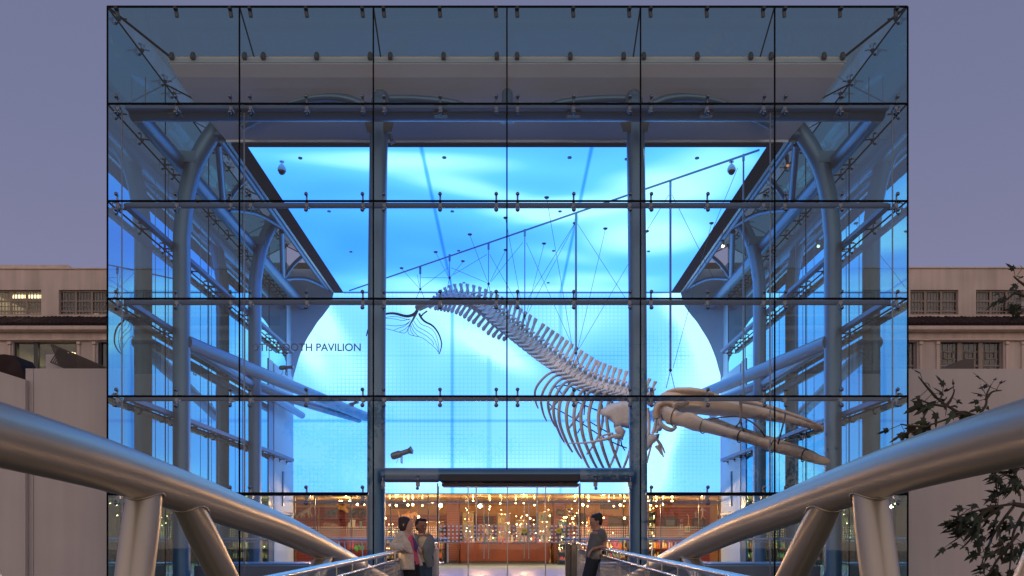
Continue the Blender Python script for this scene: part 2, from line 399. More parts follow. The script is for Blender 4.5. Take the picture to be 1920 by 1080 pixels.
m = MB(); m.box((a.x, KSC*D+.02, a.z-.02), (b.x, KSC*D+.3, b.z+1.2)); part(m, 'wall_backing', M_dark)
# white arch in front of the wall and white side returns
arc = [(626,548),(623,560),(620,571),(606,591),(596,603),(587,617),(573,640),(561,669),(555,690),(550,708),(545.5,730),(542,760),(540,800)]
for s in (0, 1):
    f = (lambda x: x) if s == 0 else mir
    KA = 1.856; sg = -1 if s == 0 else 1
    m = MB(); inner = smoothpath([Vector(((f(x)-CX)*KA/S, KA*D, EYE+(CY-y)*KA/S)) for x, y in arc], 4); wl = sg*HW/S
    inner = [Vector((min(p.x, -0) if sg < 0 else p.x, p.y, p.z)) for p in inner]
    inner = [p for p in inner if abs(p.x) < HW/S-.005]
    outer = [Vector((wl, p.y, p.z)) for p in inner]; zt_ = EYE+948/S
    for i in range(len(inner)-1): m.quad(inner[i], inner[i+1], outer[i+1], outer[i])
    m.quad(Vector((inner[0].x, KA*D, zt_)), inner[0], outer[0], Vector((wl, KA*D, zt_)))
    m.box((wl, 1.812*D, EYE+565/S), (wl+sg*.25, KA*D+.04, zt_))
    part(m, 'arch_wall', M_white)
    X = (f(550)-CX)*KSC/S; sg = -1 if s == 0 else 1
    m = MB(); m.box((X, 1.708*D, 0), (X+sg*.25, 1.86*D, EYE+570/S)); sw = part(m, 'side_wall', M_white)
    m = MB(); yy = D*1.77; m.bbox((X-sg*.06, yy-.07, EYE+(CY-949)*1.77/S), (X, yy+.07, EYE+(CY-884)*1.77/S)); m.build('wall_light_fitting', M_steel, sw)
    m = MB(); m.bbox((X+sg*.02-sg*.0, 1.672*D, 0), (X+sg*.2, 1.706*D, EYE+575/S)); part(m, 'wall_post', M_steel)

# ---------------- steelwork
def col_curve(pts, k, f): return [W(f(x), y, k) for x, y in pts]
for s in (0, 1):
    f = (lambda x: x) if s == 0 else mir; sg = -1 if s == 0 else 1
    p = smoothpath(col_curve([(340.5,1115),(340.5,900),(340.5,700),(340.5,480),(342,430),(349,370),(363,315),(383,275),(404,245),(420,228)], 1.16, f), 5)
    m = MB(); m.tube(p, .222, 24); c1 = part(m, 'column', M_steel)
    m = MB(); m.obox(W(f(332),308,1.155)+Vector((0,-.14,0)), W(f(370),308,1.155)-W(f(332),308,1.155), (0,.28,0), W(0,287,1.155)-W(0,308,1.155)); m.build('column_bracket', M_steel, c1)
    m = MB(); m.bbox(W(f(396),226,1.15), W(f(423),254,1.15)+Vector((0,.35,0)), .03); m.build('column_head', M_steel, c1)
    p = smoothpath(col_curve([(478,1100),(478,800),(478,560),(481,512),(489,470),(501,438),(516,410),(524,398)], 1.49, f), 5)
    m = MB(); m.tube(p, .215, 24); c2 = part(m, 'column', M_steel)
    m = MB(); m.obox(W(f(470),461,1.485)+Vector((0,-.14,0)), W(f(500),461,1.485)-W(f(470),461,1.485), (0,.28,0), W(0,446,1.485)-W(0,461,1.485)); m.build('column_bracket', M_steel, c2)
    # front centre column
    m = MB(); m.tube(smoothpath([W(f(705),1125,1.075), W(f(705.5),900,1.075), W(f(706.5),600,1.075), W(f(708.5),380,1.075), W(f(711),230,1.075), W(f(714),185,1.08)], 4), [.222]*20+[.19], 26); c0 = part(m, 'column', M_steel)
    m = MB(); m.ball(W(f(714),184,1.08), .2, 16, 8); m.build('column_head', M_steel, c0)
    m = MB()
    for q in (0, 1):
        xa = (684, 691) if q == 0 else (730, 738)
        m.prism([W(f(684),229,1.065), W(f(738),229,1.065), W(f(734),247,1.065), W(f(688),247,1.065)], (0, .03, 0)) if q == 0 else m.prism([W(f(684),229,1.08), W(f(738),229,1.08), W(f(734),247,1.08), W(f(688),247,1.08)], (0, .03, 0))
    m.build('column_bracket', M_dark, c0)
    # side tubes
    m = MB(); m.tube([H(sg*712, 822, 1.028), H(sg*712, 822, 1.86)], .20, 20); part(m, 'roof_beam', M_steel)
    m = MB(); m.tube([H(sg*622, 874, 1.16), H(sg*622, 874, 1.85)], .10, 12); part(m, 'edge_tube', M_steel)
    m = MB(); m.tube([H(sg*712, 437, 1.16), H(sg*712, 437, 1.85)], .145, 14); part(m, 'side_tube', M_steel)
    m = MB(); m.tube([H(sg*700, 433, 1.16), H(sg*492, 433, 1.85)], .20, 20); part(m, 'brace', M_steel)
    m = MB(); m.tube(smoothpath([H(sg*700, 437, 1.49), H(sg*640, 425, 1.60), H(sg*515, 424, 1.85)], 6), .16, 16); part(m, 'brace', M_steel)
    # fan struts
    for kn, kc in ((1.328, 1.16), (1.68, 1.49)):
        node = H(sg*706, 826, kn); dk = .05
        m = MB(); m.tube([node, H(sg*634, 872, kc+.01)], .095, 12); part(m, 'strut', M_steel)
        for kk, bul in ((kn-.052, 8), (kn+.155, 16)):
            e = H(sg*622, 872, kk); mid = (node+e)/2 + Vector((-sg*.0, 0, bul/S)); mid.x += -sg*.0
            m = MB(); m.tube(smoothpath([node, mid, e], 8), .075, 10); part(m, 'strut', M_steel)
    # side transoms
    for z_ in ZR[2:6]:
        m = MB(); m.bbox(H(sg*(724-5), z_-3, 1.017), H(sg*(724+8), z_+7, 1.80), .01); part(m, 'transom', M_beam)
# front transoms
m = MB(); m.tube([H(-724, 825, 1.028), H(724, 825, 1.028)], .175, 22); part(m, 'roof_beam', M_steel)
m = MB(); m.bbox(H(-724, 819, 1.010), H(724, 826, 1.017), .01)
part(m, 'transom', M_beam)
for i, z_ in enumerate(ZR[2:5]):
    m = MB(); dz = (-.5, 1.0, 1.7)[i]; hz = (4.6, 4.4, 3.6)[i]
    m.bbox(H(-724, z_-dz-hz, 1.012), H(724, z_-dz+hz, 1.0165), .012); part(m, 'transom', M_beam)
for s in (-1, 1):
    m = MB(); m.bbox(H(s*724, ZR[5]-3, 1.003), H(s*262, ZR[5]+3.5, 1.012), .012); part(m, 'transom', M_beam)
    # brackets between front beam and soffit, arched tubes
    m = MB(); m.tube(smoothpath([H(s*256, 866, 1.085), H(s*330, 905, 1.09), H(s*430, 908, 1.10), H(s*560, 880, 1.13)], 8), .10, 14); part(m, 'arched_tube', M_steel)
    m = MB(); m.tube(smoothpath([H(s*256, 900, 1.085), H(s*190, 900, 1.085), H(s*110, 890, 1.083), H(s*60, 868, 1.08)], 8), .09, 14); part(m, 'arched_tube', M_steel)
    m = MB(); m.tube([H(s*20, 880, 1.09), H(s*500, 880, 1.09)], .11, 12); part(m, 'roof_beam', M_steel)
m = MB(); m.tube([H(0, 905, 1.08), H(0, 845, 1.06)], .14, 16); m.ball(H(0, 905, 1.08), .14, 12, 6); m.bbox(H(-13, 828, 1.035), H(13, 836, 1.06)); part(m, 'beam_hanger', M_steel)
m = MB()
for x in (336, 461, 828, 1074, 1320, 1445, 1570): m.bbox(H((x-CX)*1.03-13, 812, 1.015), H((x-CX)*1.03+13, 832, 1.03)); 
part(m, 'beam_clamp', M_dark)
# door head beam with canopy
m = MB(); m.tube([W(716, 890, 1.05), W(1186, 890, 1.05)], .165, 20); part(m, 'door_beam', M_steel)
canopy = MB(); canopy.bbox(W(824, 903, .985), W(1088, 889, .985)+Vector((0, 1.0, 0)), .02); cano = part(canopy, 'door_canopy', pbr('canopy_metal', (.028,.032,.042), .5, .2))
m = MB(); m.bbox(W(828, 911.5, .99), W(1086, 906.3, .99)+Vector((0, .5, 0)), .01); m.build('canopy_soffit', pbr('bronze_soffit', (.02,.02,.022), .3, .3), cano)
for x0, x1 in ((722, 822), (1088, 1182)):
    m = MB(); m.bbox(W(x0, 904, 1), W(x1, 900.3, 1)+Vector((0, .1, 0)), .01); part(m, 'transom', M_dark)
    m = MB(); z1 = W(0, 904, 1).z; m.quad((W(x0,0,1).x, D, 0), (W(x1,0,1).x, D, 0), (W(x1,0,1).x, D, z1), (W(x0,0,1).x, D, z1)); part(m, 'glass_pane', M_clear)
    m = MB(); z0 = W(0, 899, 1).z; z2 = W(0, 880, 1).z; m.quad((W(x0,0,1).x, D, z0), (W(x1,0,1).x, D, z0), (W(x1,0,1).x, D, z2), (W(x0,0,1).x, D, z2)); part(m, 'glass_pane', M_clear)
# glass lobby box in front of the doors
KD = .985
for xs in (820.5, 1087.5):
    m = MB(); X = W(xs, 0, KD).x; zt = W(0, 906, KD).z
    m.quad((X, KD*D, 0), (X, D+.02, 0), (X, D+.02, zt), (X, KD*D, zt)); part(m, 'glass_fin', M_clear)
    m = MB(); m.box((X-.012, KD*D-.012, 0), (X+.012, KD*D+.012, zt)); part(m, 'fin_edge', M_dark)
def dotgrid(m, x0, x1, y0, y1, nx, ny, r, k, off=0):
    for j in range(ny):
        for i in range(nx):
            p = W(x0+(x1-x0)*i/(nx-1), y0+(y1-y0)*j/(ny-1), k)
            m.add([p+Vector((math.cos(a)*r, off, math.sin(a)*r)) for a in [2*math.pi*q/10 for q in range(10)]], [tuple(range(10))])
def frit(name, col):
    m, nt, o = newmat(name); a_ = N(nt, 'ShaderNodeBsdfDiffuse'); t_ = N(nt, 'ShaderNodeBsdfTranslucent'); x_ = N(nt, 'ShaderNodeMixShader'); x_.inputs[0].default_value = .6
    a_.inputs[0].default_value = (*col, 1); t_.inputs[0].default_value = (*col, 1); L(nt, a_.outputs[0], x_.inputs[1]); L(nt, t_.outputs[0], x_.inputs[2]); L(nt, x_.outputs[0], o.inputs[0]); return m
M_frit = frit('white_frit', (.85,.85,.88))
leaves = [(822, 876, 'fixed_leaf'), (877.5, 950, 'door'), (951.5, 1021.5, 'door'), (1023, 1086, 'fixed_leaf')]
for x0, x1, nm in leaves:
    d = MB(); zt = W(0, 911.5, KD).z; X0, X1 = W(x0,0,KD).x, W(x1,0,KD).x; Yd = KD*D+.05
    d.quad((X0, Yd, .02), (X1, Yd, .02), (X1, Yd, zt), (X0, Yd, zt)); dr = part(d, nm, M_clear)
    e = MB(); e.bbox((X0-.012, Yd-.02, 0), (X0+.012, Yd+.02, zt), .004)
    if nm == 'fixed_leaf' and x0 > 1000: e.bbox((X1-.01, Yd-.02, 0), (X1+.01, Yd+.02, zt), .004)
    e.build('door_edge', M_brush, dr)
    g = MB(); n = max(2, round((x1-x0-4)/7.35)); dotgrid(g, x0+4, x1-4, 986.5, 1015.5, n, 5, .026, KD, .04); g.build('dot_band', M_frit, dr)
    if nm == 'door':
        hb = MB(); xa, xb = (893, 941) if x0 < 900 else (960, 1007)
        outer = xa if x0 < 900 else xb; inner = xb if x0 < 900 else xa
        dd = 6 if x0 < 900 else -6
        pts = [W(outer, 912, KD*.997), W(outer, 1008, KD*.997), W(outer+dd*.3, 1014, KD*.997), W(outer+dd, 1017, KD*.997), W(inner, 1017, KD*.997)]
        hb.tube(pts, .015, 10); hb.build('guard_bar', M_brush, dr)
        hr = MB()
        for xx in ((907.5, 916) if x0 < 900 else (983, 991.5)): hr.tube([W(xx, 945, KD*1.002), W(xx, 1048, KD*1.002)], .011, 8)
        hr.build('pull_handle', M_brush, dr)
    else:
        hb = MB()
        if x0 < 900: pts = [W(868, 1000, KD*.996), W(872, 1009, KD*.996), W(869,1015,KD*.996), W(862, 1017, KD*.996), W(828, 1017, KD*.996), W(825, 1010, KD*.996)]
        else: pts = [W(1027, 1012, KD*.996), W(1030, 1016, KD*.996), W(1036, 1017.5, KD*.996), W(1074, 1017.5, KD*.996), W(1076, 1011, KD*.996)]
        hb.tube(pts, .015, 10); hb.build('guard_bar', M_brush, dr)
# decals on two of the leaves
yel = pbr('sticker_yellow', (.75, .62, .03), .5); blu = pbr('sticker_blue', (.03, .10, .30), .5)
for cx_ in (983, 1048):
    st = MB(); p = W(cx_, 999, KD); Y = KD*D+.03; h = .062
    st.box((p.x-h, Y, p.z-.06), (p.x+h, Y+.004, p.z+.04)); b_ = part(st, 'sticker', blu)
    c_ = MB(); q = W(cx_, 995.5, KD)
    c_.add([(q.x+math.cos(a)*.065, Y-.003, q.z+math.sin(a)*.065) for a in [2*math.pi*i/20 for i in range(20)]], [tuple(range(20))]); c_.build('sticker_disc', yel, b_)
    l_ = MB()
    for dz, hw_ in ((.012, .035), (-.004, .042), (-.05, .045)): l_.box((p.x-hw_, Y-.005, q.z+dz-.003), (p.x+hw_, Y-.004, q.z+dz+.003))
    l_.build('sticker_print', M_dark, b_)
# glass fittings
def fitting(m, p, hang=False, sc_=1, dark=False):
    x, y, z = p
    if hang:
        m.tube([(x-.02, y+.03, z-.02), (x, y+.06, z-.20)], .045*sc_, 8); m.ball((x-.01, y-.02, z-.05), .05*sc_, 8, 5); return
    m.ball((x, y-.035, z+.15*sc_), .045*sc_, 8, 6); m.ball((x, y-.035, z-.21*sc_), .05*sc_, 8, 6)
    m.tube([(x, y+.03, z+.15*sc_), (x, y+.03, z-.21*sc_)], .022*sc_, 6)
    m.tube([(x, y+.03, z-.02), (x, y+.25, z-.06)], .03*sc_, 6); m.tube([(x, y-.03, z+.15*sc_), (x, y+.04, z+.15*sc_)], .02, 6); m.tube([(x, y-.03, z-.21*sc_), (x, y+.04, z-.21*sc_)], .02, 6)
    m.bbox((x-.045, y+.02, z-.12), (x+.045, y+.12, z-.02), .01)
FX = [219]+[330, 432]
for a, b in zip(COLS[1:], COLS[2:]):
    FX += [a+20, (a+b)/2, b-20]
rest = MB(); nfit = 0
for i, y in enumerate(ROWS[:6]):
    for x in FX:
        if i == 5 and (700 < x < 1202): continue
        m = MB()
        if i == 0: fitting(m, (H(x-CX, 0, 1).x, D, EYE+(CY-y)/S), True); part(m, 'glass_fitting', M_dark)
        else: fitting(m, (H(x-CX, 0, 1).x, D, EYE+(CY-y)/S)); part(m, 'glass_fitting', M_fit)
        nfit += 1
for x in (717.5, 783, 1117, 1182): m = MB(); fitting(m, (H(x-CX, 0, 1).x, D, EYE+(CY-902)/S), sc_=.8); part(m, 'glass_fitting', M_fit)
SK = []
for a, b in zip(KS, KS[1:]): SK += [a+.02, (a+b)/2, b-.012]
for s in (-1, 1):
    for z_ in ZR[:6]:
        for k in SK:
            x, y, z = s*(HW-2)/S, k*D, EYE+z_/S
            rest.ball((x, y, z+.12), .03, 6, 5); rest.ball((x, y, z-.15), .035, 6, 5); rest.tube([(x-s*.04, y, z+.12), (x-s*.04, y, z-.15)], .014, 5)
            rest.tube([(x, y, z-.02), (x-s*.25, y, z-.05)], .02, 5); rest.bbox((x-s*.02, y-.03, z-.09), (x-s*.1, y+.03, z-.02), .01)
for x in FX:
    p = H(max(-HB+6, min(HB-6, x-CX)), ZB-3, KB); rest.ball((p.x, p.y-.05, p.z+.05), .06, 8, 5); rest.bbox((p.x-.05, p.y-.12, p.z-.07), (p.x+.05, p.y+.02, p.z+.03), .01)
o = part(rest, 'glass_fitting', M_dark); o['kind'] = 'stuff'
# hanging rods for the glass
m = MB()
for s in (-1, 1):
    for hx, k, z1 in ((731, 1.012, 812), (499, 1.012, 812)):
        m.tube([H(s*hx, z1, k), H(s*hx, -90, k)], .018, 6)
    for k in (SK[2], SK[5], SK[6], SK[8]):
        m.tube([H(s*(HW-14), ZR[1], k), H(s*(HW-14), -90, k)], .009, 5)
    m.tube([H(s*(HW-14), 944, SK[1]), H(s*(HW-14), ZR[1], SK[1])], .012, 5)
    m.tube([H(s*(HW-14), 940, 1.155), H(s*640, 905, 1.19)], .014, 5)
part(m, 'tie_rod', M_fit)
# lettering
fc = bpy.data.curves.new('lettering', 'FONT'); fc.body = 'OTIS BOOTH PAVILION'; fc.size = 1; fc.extrude = .002; fc.offset = .012
tmp = bpy.data.objects.new('lettering_source', fc); C.objects.link(tmp)
bpy.context.view_layer.update(); dg = bpy.context.evaluated_depsgraph_get()
me = bpy.data.meshes.new_from_object(tmp.evaluated_get(dg)); bpy.data.objects.remove(tmp)
xs = [v.co.x for v in me.vertices]; ys = [v.co.y for v in me.vertices]
wd, ht = max(xs)-min(xs), max(ys)-min(ys); TW, TH = 206/S, 14.5/S
for v in me.vertices:
    a, b, c = v.co; v.co = ((470.5-CX)/S+(a-min(xs))/wd*TW, D-.006-c, EYE+(CY-658.5)/S+(b-min(ys))/ht*TH)
me.materials.clear(); me.materials.append(pbr('lettering_grey', (.15, .21, .32), .6)); lt = bpy.data.objects.new('lettering', me); C.objects.link(lt); attach(lt, pav)
# ------------------------------------------------------------------ museum buildings on both sides
M_stucco = pbr('stucco', (.70, .56, .49), .85, 0, .10, .9, .12, 40, streak=.20)
M_cream = pbr('cream_moulding', (.76, .60, .50), .8, 0, .08, 1, .08, 40, streak=.15)
M_retain = pbr('retaining_render', (.60, .53, .51), .85, 0, .07, .5, .10, 30, streak=.08)
M_tile = pbr('roof_tile', (.030, .012, .010), .8, 0, .35, 4)
M_frame = pbr('window_frame', (.32, .25, .21), .6, 0, .1, 3)
M_pane = glassmat('window_glass', (.6, .62, .62), 1.8, .003)
M_room = pbr('dark_room', (.06, .055, .05), .9)
M_blind = pbr('blind', (.30, .28, .27), .8, 0, .05, 2)
M_lit = emit('lit_tube', (1.0, .78, .40), 4.0)
KM = 1.905
def zy(y): return EYE+(CY-y)*KM/S
def xx(x): return (x-CX)*KM/S
def museum(side):
    left = side < 0
    f = (lambda x: x) if not left else (lambda x: x)
    x0, x1 = ((-1150, 545) if left else (1357, 3050))
    Y = KM*D; dep = 26
    name = 'museum_building'
    rt = root(name, (xx((x0+x1)/2), Y, 0), ('tan stucco museum wing left of the glass cube with one lit upper window' if left else 'tan stucco museum wing right of the glass cube with an air conditioner in one window'), 'building')
    # window rectangles in photo pixels (x0,x1,y0,y1), upper and lower rows
    up, lowr = [], []
    if left:
        up = [(-13+i*123, 77+i*123, 543.5, 590) for i in range(-6, 4)]
        lowr = [(-150, -20, 640, 700), (22, 141, 640, 700), (181, 300, 640, 700), (340, 459, 640, 700)]
        top = 505.5
    else:
        up = [(1830+i*123, 1920+i*123, 543.5, 590) for i in range(-3, 5)]
        lowr = [(1450, 1570, 640, 692), (1608, 1722, 640, 692), (1765, 1884, 640, 692), (1925, 2045, 640, 692), (2085, 2205, 640, 692)]
        top = 504
    m = MB()
    ys = [(top, None)]
    def band(y0, y1, rects, Yf=Y, th=.35, xx=xx, zy=zy):
        rects = sorted(rects); xs_ = x0
        for r in rects:
            m.box((xx(xs_), Yf, zy(y0)), (xx(r[0]), Yf+th, zy(y1))); xs_ = r[1]
        m.box((xx(xs_), Yf, zy(y0)), (xx(x1), Yf+th, zy(y1)))
    m.box((xx(x0), Y, zy(top)), (xx(x1), Y+.35, zy(543.5)))
    band(543.5, 590, up); m.box((xx(x0), Y, zy(590)), (xx(x1), Y+.35, zy(598)))
    YL = Y-.9                      # lower storey stands forward
    def zl(y, Yp=None): return EYE+(CY-y)*((Yp or YL)/1470)
    def xl(x): return (x-CX)*YL/1470
    m.box((xx(x0), YL+.1, zl(612)), (xx(x1), YL+.45, zl(640)))
    band(640, 700, lowr, YL+.1, .35, xl, zl); m.box((xx(x0), YL+.1, zl(700)), (xx(x1), YL+.45, -2.2))
    xo = x0 if left else x1; m.box((xx(xo)-.15, Y+.35, zy(545)), (xx(xo)+.15, Y+dep, -2))
    m.box((xx(x0), Y+.35, zy(top+6)), (xx(x1), Y+dep, zy(top+8)))
    m.build('wall', M_stucco, rt)
    m = MB(); m.bbox((xx(x0), Y-.06, zy(top)), (xx(x1), Y+.45, zy(top)+.07), .02); m.build('coping', M_cream, rt)
    if left:
        m = MB(); q = lambda x, y: ((x-CX)*(Y+3)/1470, Y+3, zl(y, Y+3)); m.prism([q(-900,512), q(141,512), q(127,496.5), q(-900,496.5)], (0, 6, 0)); m.build('roof_parapet', M_stucco, rt)
    # tile strip as pan tiles
    m = MB(); n = int((xx(x1)-xx(x0))/.17)
    for i in range(n):
        X = xx(x0)+.12+i*.17
        if X < xx(-60) or X > xx(1990): continue
        m.tube([(X, Y-.02, zy(596)+random.uniform(-.02, .02)), (X, Y-1.12, zl(607.5, Y-1.12)+random.uniform(-.015, .015))], .075, 6)
    m.box((xx(x0), Y-1.0, zl(609.5, Y-1)), (xx(x1), Y+.05, zl(606.5, Y-1))); m.build('tile_roof', M_tile, rt)
    m = MB(); m.bbox((xx(x0), Y-1.15, zl(618.5, Y-1.15)), (xx(x1), YL+.2, zl(610, Y-1.15)), .04); m.bbox((xx(x0), Y-1.05, zl(621, Y-1.05)), (xx(x1), YL+.2, zl(619, Y-1.05)), .02)
    m.bbox((xx(x0), Y-.94, zl(638, Y-.94)), (xx(x1), YL+.15, zl(635, Y-.94)), .02); m.build('cornice', M_cream, rt)
    for i, (a, b, c, d) in enumerate(up):
        g = MB(); m = MB(); Yw = Y+.16
        m.bbox((xx(a)-.02, Yw-.05, zy(d)), (xx(b)+.02, Yw+.02, zy(d)+.07)); m.box((xx(a), Yw-.05, zy(c)-.07), (xx(b), Yw+.02, zy(c)))
        th = (b-a)/3
        for j in range(4): m.box((xx(a+j*th)-.045, Yw-.06, zy(d)), (xx(a+j*th)+.045, Yw+.02, zy(c)))
        for j in range(3):
            for q in range(1, 5 if not (left) else 5): X = xx(a+j*th+q*th/5); m.box((X-.015, Yw-.02, zy(d)), (X+.015, Yw+.005, zy(c)))
            for yq in (563, 582): m.box((xx(a+j*th), Yw-.045, zy(yq)-.03), (xx(a+j*th+th), Yw+.01, zy(yq)+.03))
            m.box((xx(a+j*th), Yw-.02, zy(573)-.012), (xx(a+j*th+th), Yw+.005, zy(573)+.012))
        fr = m.build('window', M_frame, rt)
        g.quad((xx(a), Yw, zy(d)), (xx(b), Yw, zy(d)), (xx(b), Yw, zy(c)), (xx(a), Yw, zy(c))); g.build('pane', M_pane, fr)
        r_ = MB(); lit = left and a == -13
        r_.box((xx(a)-.3, Yw+2.8, zy(c)+.3), (xx(b)+.3, Yw+2.9, zy(d)-.3)); r_.box((xx(a)-.3, Yw+.25, zy(c)+.3), (xx(b)+.3, Yw+2.9, zy(c)+.35))
        for X_ in (xx(a)-.3, xx(b)+.3): r_.box((X_-.04, Yw+.25, zy(c)+.3), (X_+.04, Yw+2.85, zy(d)-.3))
        r_.build('room', M_blind if lit else M_room, fr)
        if lit:
            l_ = MB(); l_.box((xx(a)+.2, Yw+.9, zy(c)+.04), (xx(b)-.25, Yw+1.15, zy(c)+.12)); l_.box((xx(a)+.4, Yw+.35, zy(547.5)), (xx(b)-.1, Yw+.47, zy(551)))
            l_.build('light_tube', M_lit, fr)
            la = bpy.data.lights.new('room_light', 'AREA'); la.energy = 45; la.size = 2.5; la.color = (1, .8, .42); lo_ = bpy.data.objects.new('room_light', la); C.objects.link(lo_)
            lo_.parent = fr; lo_.location = Vector((xx(30), Yw+1.4, zy(545))) - wloc(fr)
        elif not left:
            bl = MB(); th2 = (b-a)/3
            for j in range(3):
                dn = (583, 590, 590)[j] if i % 2 == 0 else (583, 574, 590)[j]
                if i == 3 and j == 2: dn = 574
                bl.box((xx(a+j*th2)+.07, Yw+.08, zy(c)), (xx(a+j*th2+th2)-.07, Yw+.10, zy(dn)))
            bl.build('blind', M_blind, fr)
        if not left and a == 1830:
            ac = MB(); ac.bbox((xx(1893), Yw-.5, zy(583)), (xx(1912), Yw+.3, zy(569.5)), .03); a_ = ac.build('air_conditioner', pbr('ac_case', (.35, .34, .33), .5), fr)
            gr = MB()
            for q in range(6): gr.box((xx(1894.5), Yw-.515, zy(582)+q*.08), (xx(1905), Yw-.502, zy(582)+q*.08+.04))
            gr.build('grille', M_dark, fr)
        if left and a == 110:
            ac = MB(); ac.bbox((xx(174), Yw-.12, zy(590)), (xx(184), Yw+.1, zy(586.5)), .02); ac.build('window_vent', M_cream, fr)
    for i, (a, b, c, d) in enumerate(lowr):
        Yw = YL+.30; m = MB(); mid = [a+(b-a)*j/3 for j in range(4)] if not left else [a, a+(b-a)*.33, b]
        for X_ in mid: m.box((xl(X_)-.09, Yw-.08, zl(d)), (xl(X_)+.09, Yw+.03, zl(c)))
        if not left:
            for j in range(3):
                w3 = (b-a)/3
                for q in (1, 2, 3): X = xl(a+j*w3+q*w3/4); m.box((X-.012, Yw-.02, zl(d)), (X+.012, Yw+.005, zl(c)))
                for yq in (657, 671): m.box((xl(a+j*w3), Yw-.02, zl(yq)-.012), (xl(a+j*w3+w3), Yw+.005, zl(yq)+.012))
                cxx = a+j*w3+w3*.5
                for xa, xb, ya, yb in ((cxx-9, cxx+9, 657, 658.5), (cxx-9, cxx+9, 669, 670.5), (cxx-9, cxx-7.5, 657, 670), (cxx+7.5, cxx+9, 657, 670)):
                    m.box((xl(xa), Yw-.05, zl(yb)), (xl(xb), Yw-.01, zl(ya)))
            m.box((xl(a), Yw-.06, zl(685)), (xl(b), Yw+.02, zl(682)))
        m.build('window', M_frame if not left else M_dark, rt)
        fr = rt.children[-1]
        g = MB(); g.quad((xl(a), Yw, zl(d)), (xl(b), Yw, zl(d)), (xl(b), Yw, zl(c)), (xl(a), Yw, zl(c))); g.build('pane', M_pane, fr)
        r_ = MB(); r_.box((xl(a)-.3, Yw+3.4, zl(c)+.3), (xl(b)+.3, Yw+3.5, zl(d)-.3))
        for X_ in (xl(a)-.3, xl(b)+.3): r_.box((X_-.04, Yw+.15, zl(c)+.3), (X_+.04, Yw+3.4, zl(d)-.3))
        r_.box((xl(a)-.3, Yw+.15, zl(c)+.25), (xl(b)+.3, Yw+3.4, zl(c)+.3))
        r_.build('room', pbr('room_wall', (.45, .42, .30), .9) if (left and a == 22) else M_room, fr)
        if left and a == 22:
            la = bpy.data.lights.new('room_light', 'AREA'); la.energy = 30; la.size = 1.5; la.color = (1, .8, .42); lo_ = bpy.data.objects.new('room_light', la); C.objects.link(lo_)
            lo_.parent = fr; lo_.location = Vector((xl(80), Yw+1.7, zl(642))) - wloc(fr)
            gp = MB(); gp.box((xl(26), Yw+1.2, zl(700)), (xl(76), Yw+1.3, zl(672))); gp.build('green_partition', pbr('green_board', (.12, .28, .20), .8), fr)
            bb = MB()
            for q, X_ in enumerate((99, 106, 111, 115, 120)): bb.ball((xl(X_), Yw+.9, zl(648+q*1.4)), .055, 6, 5)
            bb.build('light_tube', M_lit, fr)
        # pilaster capitals beside the window
        for X_ in (a-9, b+2):
            cp = MB(); cp.bbox((xl(X_), YL-.02, zl(646)), (xl(X_+7), YL+.12, zl(640)), .02); cp.bbox((xl(X_+1), YL+.03, zl(700)), (xl(X_+5.5), YL+.12, zl(646)), .02); cp.build('pilaster', M_cream, rt)
    return rt
museum(-1); museum(1)

# retaining walls beside the front
def wallroot(name, loc, label, cat='wall', group=None): return root(name, loc, label, cat, group)
r = wallroot('garden_wall', W(100, 1050, 1.06), 'plain taupe rendered wall left of the glass cube, level along its top', 'wall')
def zk(y, k): return EYE+(CY-y)*k/S
m = MB(); k = 1.06
m.box((W(63.5,0,k).x, k*D, zk(691,k)), (-HW/S-.06, k*D+.35, -2.2)); m.box((W(48,0,k).x, k*D, zk(691,k)), (W(62.5,0,k).x, k*D+.35, -2.2)); m.build('wall_panel', M_retain, r)
m = MB(); m.box((W(62.5,0,k).x, k*D+.02, zk(691,k)-.02), (W(63.5,0,k).x, k*D+.3, -2.2)); m.build('movement_joint', M_dark, r)
r = wallroot('stair_wall', W(0, 1050, 1.05), 'sloping topped taupe wall at the far left edge, lower than its neighbour', 'wall')
k = 1.052; m = MB(); m.prism([(W(-700,0,k).x, k*D, zk(560,k)), (W(0,0,k).x, k*D, zk(697,k)), (W(47.5,0,k).x, k*D, zk(712,k)), (W(47.5,0,k).x, k*D, -2.2), (W(-700,0,k).x, k*D, -2.2)], (0, .12, 0)); m.build('wall_panel', M_retain, r)
r = wallroot('garden_wall', W(1800, 1050, 1.06), 'plain taupe rendered wall right of the glass cube, behind the leafy branch', 'wall')
k = 1.06; m = MB(); m.box((HW/S+.06, k*D, zk(691.5,k)), (W(3000,0,k).x, k*D+.35, -2.2)); m.build('wall_panel', M_retain, r)
# stair screen behind the left wall, dark awning at the far left
k = 1.5
r = root('lattice_stair_rail', W(150, 700, k), 'sloping diamond lattice stair guard below the left lower windows', 'stair rail')
m = MB()
pA, pB, hh = W(95, 645, k), W(205, 692, k), .62
def lat(u, v): return pA + (pB-pA)*u + Vector((0, 0, -v*hh))
for i in range(34):
    for s in (1, -1):
        u0 = i/30
        a = (u0, 0 if s > 0 else 1); b = (u0+.16, 1 if s > 0 else 0)
        m.bar(lat(*a), lat(*b), .02, .035)
m.bar(lat(0,0), lat(1.3,0), .05, .05); m.bar(lat(0,1), lat(1.3,1), .05, .05)
m.build('lattice', pbr('lattice_metal', (.10, .08, .07), .6, .3), r)
m = MB(); m.prism([W(86,665,k+.02), W(101,664,k+.02), W(160,700,k+.02), W(160,760,k+.02), W(86,760,k+.02)], (0, .3, 0)); m.build('stair_side', M_retain, r)
r = root('folded_awning', W(20, 705, 1.2), 'dark maroon canvas hood at the far left above the sloping wall', 'awning')
k = 1.2; m = MB()
prof = [(-40, 668), (8, 664), (28, 667), (36, 680), (47, 712), (-40, 730)]
